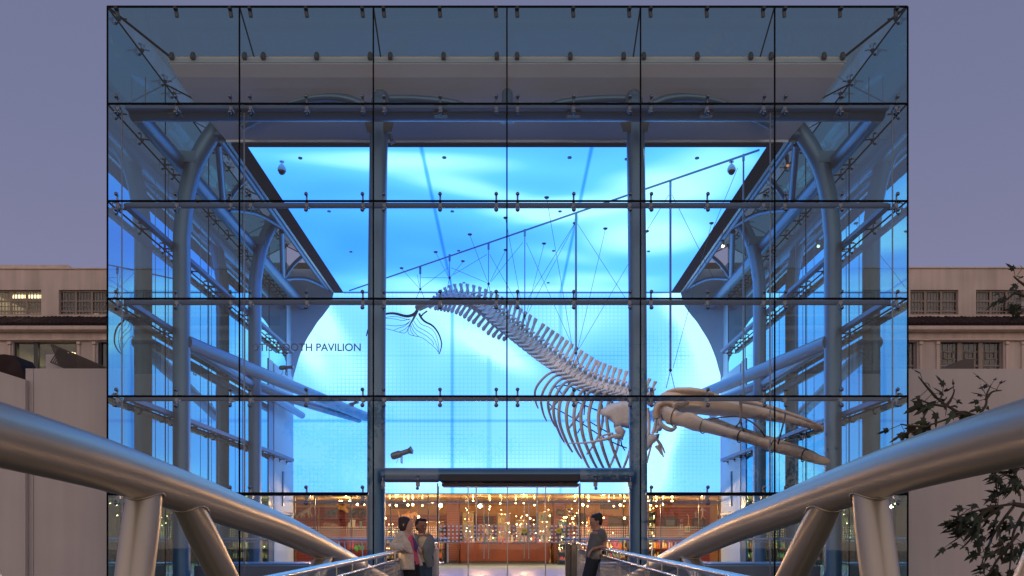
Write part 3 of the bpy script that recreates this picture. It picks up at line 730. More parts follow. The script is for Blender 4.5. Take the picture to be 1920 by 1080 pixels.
m.prism([W(x, y, k) for x, y in prof], (0, .8, 0)); m.build('canvas', pbr('maroon_canvas', (.035, .015, .015), .9, 0, .2, 3), r)
r = root('roof_hatch', W(1810, 690, 1.3), 'small brown sloping roof hatch behind the right garden wall', 'hatch')
k = 1.3; m = MB(); m.prism([W(1762,694,k), W(1807,673,k), W(1826,673,k), W(1826,700,k), W(1762,700,k)], (0, 1, 0)); m.build('hatch_box', pbr('brown_metal', (.10, .08, .07), .6), r)

# ------------------------------------------------------------------ footbridge
TX = 2.36
M_strip = emit('rail_light', (1.0, .60, .30), 9)
tab = [(-900, 640), (-500, 700), (-250, 752), (-100, 790), (0, 816), (200, 873), (355, 926), (440, 958), (520, 988), (600, 1026), (672, 1066), (705, 1088), (728, 1110)]
arch_pts = [Vector((-TX, y_, z_)) for y_, z_ in ((-9.0, .35), (-6.0, .95), (-3.0, 1.38), (-.6, 1.60))]
for x, y in tab:
    k = TX*S/(CX-x); arch_pts.append(Vector((-TX, k*D, EYE+(CY-y)*k/S)))
def path_at(Y):
    P = arch_pts; ps = sorted((p.y, p.z) for p in P); return lerpmap(Y, ps)
def ddeck(k): return 1.13-.3*(.95-k)-1.10
for s in (-1, 1):
    lab = 'left' if s < 0 else 'right'
    rt = root('bridge_truss', (s*TX, .4*D, -2), 'thick silver painted steel tube arching down along the %s side of the footbridge' % lab, 'bridge truss')
    pts = [Vector((s*TX, p.y, p.z)) for p in arch_pts]
    def bead(c0, dirn, rad):
        dirn = dirn.normalized(); e_ = .02*D; t_ = Vector((0, 2*e_, path_at(c0.y+e_)-path_at(c0.y-e_))).normalized()
        u_ = dirn.orthogonal().normalized(); v_ = dirn.cross(u_); ringp = []
        for q in range(33):
            a_ = 2*math.pi*q/32; p_ = c0+(u_*math.cos(a_)+v_*math.sin(a_))*rad; lo_, hi_ = 0.0, .6
            f_ = lambda x: ((p_+dirn*x-c0)-t_*((p_+dirn*x-c0).dot(t_))).length-.151
            for _ in range(22):
                md_ = (lo_+hi_)/2
                if f_(md_) > 0: hi_ = md_
                else: lo_ = md_
            ringp.append(p_+dirn*hi_)
        m_ = MB(); m_.tube(ringp, .0075, 6, caps=False); m_.build('weld_bead', M_bridge, rt)
    m = MB(); sp = smoothpath(pts, 5); m.tube(sp, .150, 40); m.build('arch_tube', M_bridge, rt)
    # pairs of struts meeting under the tube
    for (xA, xtA, xB, xtB) in ((275, 252, 338, 418), (615, 590, 650, 705), (-330, -420, -200, -60)):
        kA = TX*S/(CX-xA); zA = path_at(kA*D); kA2 = TX*S/(CX-xtA)
        kB = TX*S/(CX-xB); zB = path_at(kB*D); kB2 = TX*S/(CX-xtB)
        for (k0, z0, k1) in ((kA, zA, kA2), (kB, zB, kB2)):
            p0 = Vector((s*TX, k0*D, z0)); z1 = EYE-65*k1/S; p1 = Vector((s*TX, k1*D, z1)); d = (p1-p0); p2 = p0+d*(max(1, (z0+.9)/max(.2, z0-z1)))
            m = MB(); m.tube([p0, p0+(p2-p0)*.12, p2], [.10, .116, .118], 32); m.build('strut', M_bridge, rt); bead(p0, p2-p0, .117)
    m = MB(); m.tube([(s*TX, -2, -.75), (s*TX, .93*D, -.45)], .12, 20); m.build('lower_chord', M_bridge, rt)
rt = root('bridge_deck', (0, .4*D, -.6), 'concrete walking deck of the footbridge leading to the glass doors', 'bridge deck')
m = MB()
ks = [-.5+i*.05 for i in range(30)]
for a, b in zip(ks, ks[1:]):
    b = min(b, .97)
    if b <= a: break
    m.prism([(-1.75, a*D, ddeck(a)), (1.75, a*D, ddeck(a)), (1.75, a*D, ddeck(a)-.3), (-1.75, a*D, ddeck(a)-.3)], (0, (b-a)*D, ddeck(b)-ddeck(a)))
m.build('slab', M_conc, rt)
# end block so that the deck meets the floor
for s in (-1, 1):
    lab = 'left' if s < 0 else 'right'
    rt = root('bridge_railing', (s*1.52, .5*D, ddeck(.5)), 'stainless railing with mesh infill along the %s edge of the footbridge' % lab, 'railing')
    zr = lambda k: 1.13-.3*(.95-k)
    X = s*1.52
    kk = [.0+i*.05 for i in range(-4, 20)]
    m = MB(); m.tube([(X, k*D, zr(k)) for k in kk], .028, 14); m.build('handrail', M_ss, rt)
    m = MB(); m.tube([(X, k*D, zr(k)-.11) for k in kk], .012, 8); m.build('mid_rail', M_ss, rt)
    m = MB(); m.tube([(X, k*D, zr(k)-.98) for k in kk], .012, 8); m.build('mid_rail', M_ss, rt)
    posts = [.95, .93, .595, .475, .355, .235, .115, -.005, -.12]
    for k in posts:
        m = MB(); m.bbox((X-.03, k*D-.012, ddeck(k)), (X+.03, k*D+.012, zr(k)-.14), .004); m.tube([(X, k*D, zr(k)-.16), (X, k*D, zr(k)-.02)], .010, 8); m.build('post', M_brush, rt)
    for k in [.95-.04*i for i in range(20)]: m = MB(); m.tube([(X, k*D, zr(k)-.11), (X, k*D, zr(k)-.02)], .007, 6); m.build('rail_stub', M_ss, rt)
    m = MB()
    for k0, k1 in zip(kk, kk[1:]): m.bar((X+s*.020, k0*D, zr(k0)-.024), (X+s*.020, k1*D-.03, zr(k1)-.024), .012, .008)
    m.build('light_strip', M_strip, rt)
    # woven wire mesh: crossing diagonals
    m = MB(); st = .06; h = .87; y0, y1 = .2*D, .95*D; n = int((y1-y0)/st)
    for i in range(n):
        for sg in (1, -1):
            ya = y0+i*st; yb = ya+h*.55*sg
            if not (y0 <= yb <= y1): continue
            ka, kb = ya/D, yb/D
            a = Vector((X+.004*sg, ya, zr(ka)-.11)); b = Vector((X+.004*sg, yb, zr(kb)-.98)); d = b-a
            u = Vector((0, .0018, 0)); m.add([a-u, a+u, b+u, b-u], [(0,1,2,3)])
            u = Vector((.0018, 0, 0)); m.add([a-u, a+u, b+u, b-u], [(0,1,2,3)])
    m.build('wire_mesh', M_brush, rt)
# door operator pedestal
r = root('pedestal', (W(1071,0,.95).x, .95*D, 0), 'dark steel pedestal standing at the right end of the footbridge beside the doors', 'pedestal')
m = MB(); m.bbox((W(1060,0,.95).x, .95*D-.12, 0), (W(1069,0,.95).x, .95*D+.12, 1.12), .01); m.build('side_plate', pbr('bronze_steel', (.13,.12,.11), .35, .8), r)
m = MB(); m.bbox((W(1070,0,.95).x, .95*D-.13, 0), (W(1081,0,.95).x, .95*D+.12, 1.13), .02); m.build('casing', pbr('bronze_steel_light', (.24,.21,.17), .3, .85), r)

# ------------------------------------------------------------------ inside the pavilion at floor level
kr = 1.28
for s in (-1, 1):
    lab = 'left' if s < 0 else 'right'
    r = root('plinth', (s*5.2, 1.22*D, 0), 'low grey plinth edging the pit on the %s inside the cube' % lab, 'plinth')
    m = MB(); m.bbox((s*1.95, 1.20*D, 0), (s*8.6, 1.24*D, .50), .02); m.build('plinth_block', pbr('grey_plinth', (.16,.17,.19), .6), r)
    m = MB(); m.bbox((s*1.93, 1.235*D, .50), (s*8.6, 1.34*D, .545), .01); m.build('plinth_cap', M_floor, r)
    r = root('guard_rail', (s*5.2, kr*D, .5), 'blue lit steel guard rail on the plinth, %s side inside the cube' % lab, 'railing')
    zt = EYE+4.5*kr/S
    m = MB(); m.tube([(s*1.72, kr*D, zt), (s*8.4, kr*D, zt)], .032, 12); m.build('handrail', M_ss, r)
    m = MB(); m.tube([(s*1.72, kr*D, zt-.085), (s*8.4, kr*D, zt-.085)], .012, 8); m.build('mid_rail', M_ss, r)
    for x in (1.74, 3.78, 5.6, 7.2):
        m = MB(); m.bbox((s*x-.03, kr*D-.015, .545), (s*x+.03, kr*D+.015, zt-.03), .005); m.build('post', M_brush, r)
    r = root('leaning_bar_frame', (s*6.6, 1.36*D, 0), 'splayed steel bars standing near the white side wall on the %s' % lab, 'barrier')
    for xa, xb in ((-415, -402), (-430, -408), (-370, -362)):
        m = MB(); m.bar(H(-s*xa, -3, 1.36), H(-s*xb, -62, 1.34), .035, .035); m.build('bar', M_brush, r)
# ------------------------------------------------------------------ gift shop
random.seed(5)
def nth(n): return '%d%s' % (n, 'th' if 10 < n % 100 < 20 else {1: 'st', 2: 'nd', 3: 'rd'}.get(n % 10, 'th'))
KB2 = 2.5
def xs2(x, k=KB2): return (x-CX)*k/S
def zs2(y, k=KB2): return EYE+(CY-y)*k/S
M_wood = pbr('red_slat_wood', (.30, .085, .05), .5, 0, .15, 1.5)
def slat(name, col, pitch=.16):
    m, nt, o = newmat(name); b = N(nt, 'ShaderNodeBsdfPrincipled'); L(nt, b.outputs[0], o.inputs[0]); b.inputs['Roughness'].default_value = .5
    tc = N(nt, 'ShaderNodeTexCoord'); sp = N(nt, 'ShaderNodeSeparateXYZ'); L(nt, tc.outputs['Object'], sp.inputs[0])
    dv = N(nt, 'ShaderNodeMath', operation='DIVIDE'); dv.inputs[1].default_value = pitch; L(nt, sp.outputs['Z'], dv.inputs[0])
    fr = N(nt, 'ShaderNodeMath', operation='FRACT'); L(nt, dv.outputs[0], fr.inputs[0])
    gt = N(nt, 'ShaderNodeMath', operation='GREATER_THAN'); gt.inputs[1].default_value = .16; L(nt, fr.outputs[0], gt.inputs[0])
    mx = N(nt, 'ShaderNodeMix', data_type='RGBA'); mx.inputs[6].default_value = (col[0]*.15, col[1]*.15, col[2]*.15, 1); mx.inputs[7].default_value = (*col, 1); L(nt, gt.outputs[0], mx.inputs[0])
    L(nt, mx.outputs[2], b.inputs['Base Color']); return m
M_slat = slat('slatwall', (.34, .055, .022))
M_tan = pbr('tan_wall', (.50, .28, .11), .8, 0, .06, .8)
M_ply = pbr('counter_wood', (.13, .028, .012), .4, 0, .15, 2)
M_shopceil = pbr('glossy_ceiling', (.50, .38, .24), .14, .3, .05, 1)
M_bulb = emit('bulb', (1.0, .55, .18), 34)
M_case = emit('added_sparkle', (1.0, .60, .22), 32)  # glints among the goods, added as tiny glowing balls
M_bulb2 = emit('bright_bulb', (1.0, .68, .34), 70)
shop = root('shop_room', (0, 2.2*D, 0), 'warmly lit gift shop room below the glowing wall', 'shop room')
m = MB(); X = 12.6
m.box((-X, KSC*D+.32, EYE+90*KSC/S), (X, KB2*D+.5, EYE+90*KSC/S+.2)); m.build('ceiling', M_shopceil, shop)
m = MB(); m.box((-X, KSC*D+.02, EYE+88.5*KSC/S), (X, KSC*D+.3, EYE+90.5*KSC/S+.14)); m.build('ceiling_edge', M_tan, shop)
m = MB(); m.box((-12.6, KB2*D+.02, 0), (12.6, KB2*D+.3, EYE+90*KSC/S)); m.build('back_wall', M_tan, shop)
for s in (-1, 1):
    m = MB(); m.box((s*12.4, KSC*D+.3, 0), (s*12.6, KB2*D, 4.0)); m.build('end_wall', M_tan, shop)
for x0, x1, y0 in ((557, 596, 951), (600, 688, 951), (722, 842, 965), (1075, 1150, 965), (1150, 1228, 967), (1229, 1330, 951), (862, 930, 968), (990, 1042, 968)):
    m = MB(); m.box((xs2(x0), KB2*D-.06, 0), (xs2(x1), KB2*D+.01, zs2(y0))); m.build('slat_panel', M_slat, shop)
for x0, x1, y0, y1 in ((731, 770, 946, 954), (1125, 1160, 947, 955), (905, 925, 968, 985), (1000, 1022, 968, 985), (1072, 1098, 962, 984), (1140, 1178, 968, 990)):
    m = MB(); m.box((xs2(x0), KB2*D-.10, zs2(y1)), (xs2(x1), KB2*D-.065, zs2(y0))); m.build('dark_panel', pbr('dark_panel', (.10, .06, .04), .6), shop)
# front glazing of the shop
r = root('shop_window_wall', (0, 1.87*D, 0), 'clear glass shop front with slim blue lit steel bars and a band of frit dots', 'shop front')
kf = 1.88; zt = EYE+90*KSC/S
m = MB(); m.bbox((-9.3, kf*D-.04, EYE+72*kf/S), (9.3, kf*D+.04, EYE+75*kf/S), .01); m.build('window_bar', M_steel, r)
for x in (590, 659, 733, 803, 1096, 1168, 1239, 1311, 553, 1347):
    m = MB(); X = (x-CX)*kf/S; m.bbox((X-.02, kf*D-.03, 0), (X+.02, kf*D+.03, zt), .004); m.build('mullion', M_dark, r)
for x0, x1 in ((553, 820), (1082, 1347)):
    m = MB(); m.quad(((x0-CX)*kf/S, kf*D, 0), ((x1-CX)*kf/S, kf*D, 0), ((x1-CX)*kf/S, kf*D, zt), ((x0-CX)*kf/S, kf*D, zt)); m.build('shop_pane', M_clear, r)
    m = MB(); dotgrid(m, x0+2, x1-2, 988.5, 1006, int((x1-x0)/4.3), 5, .026, kf-.002); m.build('dot_band', frit('grey_frit', (.7,.66,.66)), r)
# counters, pillars and cases
def thing_box(name, label, cat, x0, x1, y0, k, dep, mat, group=None, cap=None, z0=0):
    r = root(name, ((xs2(x0, k)+xs2(x1, k))/2, k*D, z0), label, cat, group)
    m = MB(); m.bbox((xs2(x0, k), k*D-dep/2, z0+.12), (xs2(x1, k), k*D+dep/2, zs2(y0, k)), .015); m.build('carcass', mat, r)
    m = MB(); m.box((xs2(x0, k)+.05, k*D-dep/2+.06, z0), (xs2(x1, k)-.05, k*D+dep/2-.06, z0+.12)); m.build('kick_base', M_dark, r)
    if cap: m = MB(); m.bbox((xs2(x0, k)-.04, k*D-dep/2-.05, zs2(y0, k)), (xs2(x1, k)+.04, k*D+dep/2+.03, zs2(y0, k)+.06), .012); m.build('top', cap, r)
    return r
kc = 2.32
thing_box('sales_counter', 'long red brown wooden sales counter behind the glass doors', 'counter', 864, 1030, 1019, kc, .8, M_ply, cap=M_wood)
thing_box('pillar', 'slatted dark red pillar left of the sales counter', 'pillar', 838, 862, 933, 2.36, .6, slat('pillar_slat', (.20, .06, .06), .12))
thing_box('pillar', 'slatted dark purple pillar right of the sales counter', 'pillar', 1037, 1060, 933, 2.36, .6, slat('pillar_slat_b', (.16, .055, .07), .12))
def shelfcase(x0, x1, y0, k, label, back, n=4, kind='display_case', lit=True):
    r = root(kind, ((xs2(x0, k)+xs2(x1, k))/2, k*D, 0), label, 'display case')
    for a in (x0, x1-1): m = MB(); m.bbox((xs2(a, k), k*D-.3, 0), (xs2(a+1, k), k*D+.3, zs2(y0, k)), .004); m.build('side_panel', M_dark, r)
    m = MB(); m.box((xs2(x0, k), k*D+.28, 0), (xs2(x1, k), k*D+.31, zs2(y0, k))); m.build('back_panel', back, r)
    zz = []
    for i in range(n+1):
        z = .25+(zs2(y0, k)-.25)*i/n; zz.append(z); m = MB(); m.bbox((xs2(x0+1.2, k), k*D-.28, z-.02), (xs2(x1-1.2, k), k*D+.27, z), .004); m.build('shelf', M_brush, r)
        if i and lit:
            for q in range(random.randint(2, 4)):
                m = MB(); m.ball((xs2(random.uniform(x0+2, x1-2), k), k*D-random.uniform(.05, .25), z+random.choice((-.05, .12, .2))), random.uniform(.010, .022), 8, 5); m.build('added_sparkle', M_case, r)
    return zz
goods_mats = [pbr('goods_%d' % i, c, .35, 0, .1, 8) for i, c in enumerate([(.75,.50,.12),(.80,.68,.40),(.55,.16,.05),(.10,.30,.36),(.70,.72,.70),(.30,.42,.10),(.62,.30,.08),(.45,.10,.22)])]
def jar(name, p, h, w_, mat, parent=None, sides=10):
    m = MB(); x, y, z = p
    m.tube([(x,y,z), (x,y,z+h*.06), (x,y,z+h*.55), (x,y,z+h*.72), (x,y,z+h*.85), (x,y,z+h)], [w_*.42, w_*.5, w_*.5, w_*.36, w_*.22, w_*.24], sides); return m.build(name, mat)
def boxed(name, p, h, w_, mat):
    m = MB(); x, y, z = p; m.bbox((x-w_/2, y-.06, z), (x+w_/2, y+.06, z+h), .008); return m.build(name, mat)
GCOL = ['yellow','cream','rust red','teal','pale grey','green','orange brown','magenta']
GL = {'jar': ('small bottle or jar standing on a shelf of the shop', 'jar', 'bottles and jars on the shop shelves'), 'gift_box': ('small boxed gift standing on a shelf of the shop', 'box', 'boxed gifts on the shop shelves')}
ORD = ['lowest', 'second', 'third', 'fourth', 'fifth', 'sixth']
def goods(x0, x1, z, y, n, hmax, where):
    for i in range(n):
        X = x0+(x1-x0)*(i+.5)/n+random.uniform(-.02, .02); h = random.uniform(.5, 1)*hmax; ci = random.randrange(8)
        kind = random.choice(('jar', 'gift_box')); o = (jar if kind == 'jar' else boxed)(kind, (X, y, z+.001), h, min(.16, (x1-x0)/n*.7), goods_mats[ci])
        tag(o, '%s %s, %s on the %s' % (GCOL[ci], 'bottle' if kind == 'jar' else 'gift box', nth(i+1), where), 'bottle' if kind == 'jar' else 'box', 'goods on the shop shelves')
def fill(x0, x1, zz, k, n, hmax, case):
    for q, z in enumerate(zz[:-1]): goods(xs2(x0+1.5, k), xs2(x1-1.5, k), z, k*D-.1, n, hmax, '%s shelf, %s' % (ORD[q], case))
ksh = 2.42
M_gb = emit('added_glow_back', (1.0, .45, .12), .42)  # faint emission added so the case backs look brightly lit
fill(932, 958, shelfcase(932, 958, 963, ksh, 'bright open case of glassware just left of centre behind the counter', M_gb, 5), ksh, 7, .38, 'case just left of centre')
fill(966, 990, shelfcase(966, 990, 975, ksh, 'bright open case of trinkets just right of centre behind the counter', M_gb, 5), ksh, 6, .38, 'case just right of centre')
fill(866, 890, shelfcase(866, 890, 960, ksh, 'tall glass case of yellow goods beside the left slatted pillar', M_gb, 5), ksh, 6, .38, 'case beside the left pillar')
fill(1008, 1034, shelfcase(1008, 1034, 960, ksh, 'tall glass case of amber goods beside the right slatted pillar', M_gb, 5), ksh, 6, .38, 'case beside the right pillar')
fill(770, 835, shelfcase(770, 835, 978, ksh, 'wide case of orange lit souvenirs behind the two women', pbr('orange_back', (.75,.35,.10), .6), 4), ksh, 9, .3, 'wide case behind the women')
fill(1084, 1112, shelfcase(1084, 1112, 984, ksh, 'narrow case of souvenirs behind the leaning man', pbr('orange_back_b', (.75,.33,.10), .6), 4), ksh, 4, .3, 'narrow case behind the man')
fill(1120, 1176, shelfcase(1120, 1176, 1003, ksh, 'low wide case of goods between the leaning man and the right column', M_wood, 3), ksh, 7, .22, 'low case near the right column')
fill(724, 745, shelfcase(724, 745, 990, ksh, 'dark narrow case of books beside the left front column', M_dark, 4), ksh, 4, .25, 'dark case by the left column')
fill(1214, 1228, shelfcase(1214, 1228, 960, ksh, 'dark narrow case beside the right front column', M_dark, 6), ksh, 3, .25, 'dark case by the right column')
fill(1046, 1062, shelfcase(1046, 1062, 975, 2.2, 'grey steel carousel case in front of the purple pillar', M_steel, 5), 2.2, 3, .2, 'grey carousel case')
more = [(892, 928, 984, 2.44, 'long case of small goods left of the bright central case', 'case left of the central case', 7), (991, 1007, 982, 2.44, 'slim case squeezed between two glass cases right of centre', 'slim case right of centre', 3),
 (747, 768, 984, 2.44, 'case of trinkets left of the women near the mammoth bust', 'case under the mammoth bust', 4), (1064, 1083, 966, 2.44, 'tall case right of the purple pillar', 'tall case right of the purple pillar', 4), (1178, 1211, 985, 2.44, 'case behind the right front column', 'case behind the right column', 6)]
for x0, x1, y0, k_, lab_, sh_, n_ in more: fill(x0, x1, shelfcase(x0, x1, y0, k_, lab_, pbr('case_back', (.45,.22,.10), .6), 4), k_, n_, .26, sh_)
for x0, x1, lab_, sh_, n_ in ((768, 800, 'low orange lit display table behind the women', 'table behind the women', 6), (803, 832, 'low display table left of the slatted red pillar', 'table by the red pillar', 6), (1092, 1118, 'low display table behind the leaning man', 'table behind the man', 5), (1135, 1172, 'low display table left of the right column', 'table by the right column', 7), (690, 722, 'low display table behind the left front column', 'table by the left column', 5), (1222, 1262, 'low display table against the right slat wall', 'table by the right wall', 7)):
    k_ = 2.25; r = root('display_table', (xs2((x0+x1)/2, k_), k_*D, 0), lab_, 'table')
    m = MB(); m.bbox((xs2(x0, k_), k_*D-.4, .78), (xs2(x1, k_), k_*D+.4, .84), .01); m.build('table_top', M_wood, r)
    for sx_ in (x0+1.5, x1-1.5):
        for dy in (-.34, .34): m = MB(); m.box((xs2(sx_, k_)-.03, k_*D+dy-.03, 0), (xs2(sx_, k_)+.03, k_*D+dy+.03, .78)); m.build('leg', M_dark, r)
    m = MB(); m.box((xs2(x0+1, k_), k_*D-.3, .30), (xs2(x1-1, k_), k_*D+.3, .34)); m.build('lower_shelf', M_wood, r)
    goods(xs2(x0+1, k_), xs2(x1-1, k_), .841, k_*D-.15, n_, .42, 'top of the '+sh_)
    goods(xs2(x0+2, k_), xs2(x1-2, k_), .341, k_*D-.15, n_-1, .3, 'bottom of the '+sh_)
# goods standing on the counter
for i in range(20):
    X = xs2(872+i*8, kc); o = jar('jar', (X, kc*D-.1, zs2(1019, kc)+.061), random.uniform(.15, .4), .15, goods_mats[(i*5+2) % 8]); tag(o, '%s bottle on the sales counter, %s of the row from the left' % (GCOL[(i*5+2) % 8], nth(i+1)), 'bottle', 'bottles on the sales counter')
# wall mounted displays on the left and right slat walls
def shelf_thing(x0, x1, y, label, k=2.44):
    m = MB(); m.bbox((xs2(x0, k), k*D-.2, zs2(y, k)-.06), (xs2(x1, k), KB2*D-.062, zs2(y, k)), .01); r_ = m.build('wall_shelf', M_wood); return tag(r_, label, 'shelf')
shelf_thing(556, 586, 972, 'short red wooden shelf under the long necked dinosaur model')
shelf_thing(606, 634, 972, 'short red wooden shelf under the dark dinosaur model')
shelf_thing(650, 678, 972, 'short red wooden shelf under the dark elephant model')
shelf_thing(600, 640, 988, 'long low shelf under the brown armoured dinosaur model')
shelf_thing(652, 682, 989, 'long low shelf of small toys near the left column')
for i, x in enumerate((655, 662, 669, 677)):
    o = (jar, boxed)[i % 2](('toy_figure', 'gift_box')[i % 2], (xs2(x, 2.44), 2.44*D-.05, zs2(989, 2.44)+.002), (.28, .42, .2, .35)[i], (.2, .28, .2, .14)[i], goods_mats[(4, 4, 7, 3)[i]])
    tag(o, ('round pale toy at the left end of the low toy shelf', 'pale picture box on the low toy shelf', 'small magenta toy on the low toy shelf', 'teal box at the right end of the low toy shelf')[i], ('toy', 'box', 'toy', 'box')[i])
k = 2.40
m = MB(); m.bbox((xs2(655,k), k*D, zs2(1028,k)), (xs2(663,k), k*D+.08, zs2(1009,k)), .03); tag(m.build('hanging_shirt', pbr('magenta_cloth', (.55,.05,.20), .8)), 'magenta shirt hanging below the toy shelf on the slat wall', 'shirt')
m = MB()
for q in range(14): a = q*.9; m.ball((xs2(673,k)+math.sin(a)*.22, k*D+random.uniform(-.08,.08), zs2(1029,k)+random.uniform(-.12,.16)), (.07,.05,.1), 6, 5)
tag(m.build('green_plush', pbr('green_plush', (.12,.50,.16), .9)), 'bright green plush toy on the floor by the left column', 'toy')
def framed(x0, x1, y0, y1, label, mats, kk=2.47):
    r = root('framed_picture', (xs2((x0+x1)/2, kk), kk*D, zs2(y1, kk)), label, 'picture')
    m = MB(); m.bbox((xs2(x0,kk), kk*D-.05, zs2(y1,kk)), (xs2(x1,kk), kk*D, zs2(y0,kk)), .01); m.build('picture_frame', mats[0], r)
    q = (x1-x0)*.18; m = MB(); m.box((xs2(x0+q,kk), kk*D-.056, zs2(y1-q,kk)), (xs2(x1-q,kk), kk*D-.051, zs2(y0+q,kk))); m.build('picture', mats[1], r)
M_pal = pbr('pale_frame', (.6,.58,.6), .5); M_dk = pbr('dark_print', (.10,.12,.16), .5)
framed(1275.5, 1280, 974, 978, 'tiny pale framed picture, uppermost of the column on the right slat wall', (M_pal, M_dk)); framed(1275, 1280, 983, 991, 'tall pale framed picture, middle of the column on the right slat wall', (M_pal, M_dk)); framed(1273.5, 1281, 996, 1003.5, 'square pale framed picture, lowest of the column on the right slat wall', (M_pal, M_dk))
framed(1284.5, 1294, 986, 998, 'yellow and blue poster on the right slat wall', (goods_mats[0], pbr('poster_blue', (.05,.25,.40), .5)))
framed(1244, 1269, 970, 990, 'wide dark alcove with a grey picture on the right slat wall', (M_dark, pbr('grey_picture', (.14,.16,.22), .5))); framed(1297, 1322, 972, 990, 'dark alcove nearest the white wall on the right slat wall', (M_dark, pbr('brown_picture', (.16,.10,.08), .5)))

# skinned creatures
def skin(name, verts, edges, radii, mat, parent=None, sub=2, rootv=0):
    me = bpy.data.meshes.new(name); me.from_pydata([tuple(v) for v in verts], edges, []); o = bpy.data.objects.new(name, me); C.objects.link(o)
    md = o.modifiers.new('s', 'SKIN'); md.use_smooth_shade = True
    for i, r_ in enumerate(radii):
        d = me.skin_vertices[0].data[i]; d.radius = r_ if isinstance(r_, tuple) else (r_, r_); d.use_root = (i == rootv)
    ms = o.modifiers.new('u', 'SUBSURF'); ms.levels = sub; ms.render_levels = sub
    bpy.context.view_layer.update(); dg = bpy.context.evaluated_depsgraph_get()
    nm = bpy.data.meshes.new_from_object(o.evaluated_get(dg)); o.modifiers.clear(); old = o.data; o.data = nm; nm.name = name; bpy.data.meshes.remove(old)
    nm.materials.clear(); nm.materials.append(mat); nm.polygons.foreach_set('use_smooth', [True]*len(nm.polygons))
    if parent is not None: attach(o, parent)
    return o
def chain(spec):     # list of (points, radii, start index or None)
    vs, es, rs = [], [], []
    for pts, rr, st in spec:
        prev = st
        for p, r_ in zip(pts, rr):
            vs.append(p); rs.append(r_)
            if prev is not None: es.append((prev, len(vs)-1))
            prev = len(vs)-1
    return vs, es, rs
def critter(name, label, cat, k, spine, legs, mat, extra=()):
    """spine: (x, y, r px); legs: (spine index, [(x, y, r)], side offset m)"""
    s_ = k/S; spec = [([W(x, y, k) for x, y, r_ in spine], [r_*s_ for x, y, r_ in spine], None)]
    for si, lg, off in legs: spec.append(([W(x, y, k)+Vector((0, off, 0)) for x, y, r_ in lg], [r_*s_ for x, y, r_ in lg], si))
    o = skin(name, *chain(spec), mat, None, 1, max(range(len(spine)), key=lambda i: spine[i][2])); return tag(o, label, cat)
M_plg = pbr('grey_plush', (.34,.30,.28), .9); M_pld = pbr('dark_model', (.05,.045,.05), .6); M_plb = pbr('brown_model', (.40,.20,.09), .7); M_ply2 = pbr('golden_skull', (.62,.36,.10), .6)
kd = 2.42
critter('dinosaur_model', 'grey long necked dinosaur model on the left shop shelf', 'dinosaur model', kd,
        [(556,971,1.2),(561,964,3),(568,959,5),(574,957,5),(579,956,3.2),(582,950,2),(584,946,1.7),(588,944.5,1.8),(591,946,1)],
        [(2,[(566,966,2),(565,971,1.6)],-.1),(2,[(569,966,2),(569,971,1.6)],.12),(4,[(579,964,1.7),(580,971,1.4)],-.1),(4,[(582,964,1.6),(584,970,1.3)],.12)], M_plg)
critter('dinosaur_model', 'black two legged dinosaur model with a long tail on the shop shelf', 'dinosaur model', kd,
        [(602,975,.7),(608,969,1.2),(614,963,2),(620,959,3.6),(627,958,4),(633,956,2.6),(637,952,2.4),(641,953,1.2)],
        [(3,[(621,965,1.8),(620,971,1)],-.1),(4,[(628,965,1.8),(629,971,1)],.1)], M_pld)
critter('dinosaur_skull', 'golden horned dinosaur skull mounted on the shop slat wall', 'dinosaur skull', kd,
        [(632,951,3),(638,953,2.5),(643,953,5),(649,956,4.4),(653,962,2.8)], [(2,[(648,947,2),(656,945,1.6),(661,945,1)],-.1),(2,[(637,948,1.5),(631,946,.8)],-.1)], M_ply2)
critter('elephant_model', 'black woolly elephant model with pale tusks on the shop shelf', 'elephant model', kd,
        [(655,960,3),(661,957,5),(668,957,5),(675,957,5),(681,958,4.6),(685,964,2),(684,970,1)],
        [(1,[(658,966,2),(658,972,1.6)],-.1),(1,[(662,966,2),(662,971,1.6)],.12),(3,[(674,966,2),(674,972,1.6)],-.1),(3,[(678,966,2),(679,971,1.6)],.12)], M_pld)
critter('dinosaur_model', 'low brown armoured dinosaur model on the lower shop shelf', 'dinosaur model', kd,
        [(604,983,2.5),(608,982,3.2),(616,983,3.5),(624,983,3.2),(630,984,2),(634,986,1)],
        [(1,[(608,986,1.4),(608,988,1.2)],-.1),(2,[(613,986,1.4),(613,988,1.2)],.1),(3,[(624,986,1.4),(624,988,1.2)],-.1),(3,[(627,986,1.4),(627,988,1.2)],.1)], M_plb)
critter('mammoth_model', 'large tan mammoth bust with an upright dark tusk behind the two women', 'mammoth model', 2.3,
        [(752,976,3),(757,971,6),(764,966,7),(772,961,7),(778,962,5),(783,968,2.5)], [(0,[(750,972,1.6),(748.5,963,1.3),(746,954,.7)],-.1),(1,[(756,982,3),(756,988,2.5)],.1),(3,[(772,974,3),(773,984,2.5)],-.1)], pbr('tan_fur', (.50,.27,.12), .9))
critter('boar_trophy', 'dark brown animal head mounted on the purple pillar', 'trophy', 2.26, [(1042,962,4),(1048,961,6),(1055,963,5),(1061,965,3)], [(1,[(1046,956,1.5),(1045,953,.8)],0),(2,[(1056,957,1.5),(1058,954,.8)],0)], M_pld)
critter('cactus_plant', 'pale cactus shaped ornament lit orange behind the man', 'ornament', 2.3, [(1104,986,2.5),(1104,980,2.2),(1104,974,1.6),(1104.5,968,1)], [(1,[(1101,977,1.2),(1100,972,.8)],0),(1,[(1108,979,1.2),(1109,973,.8)],0)], M_ply2)
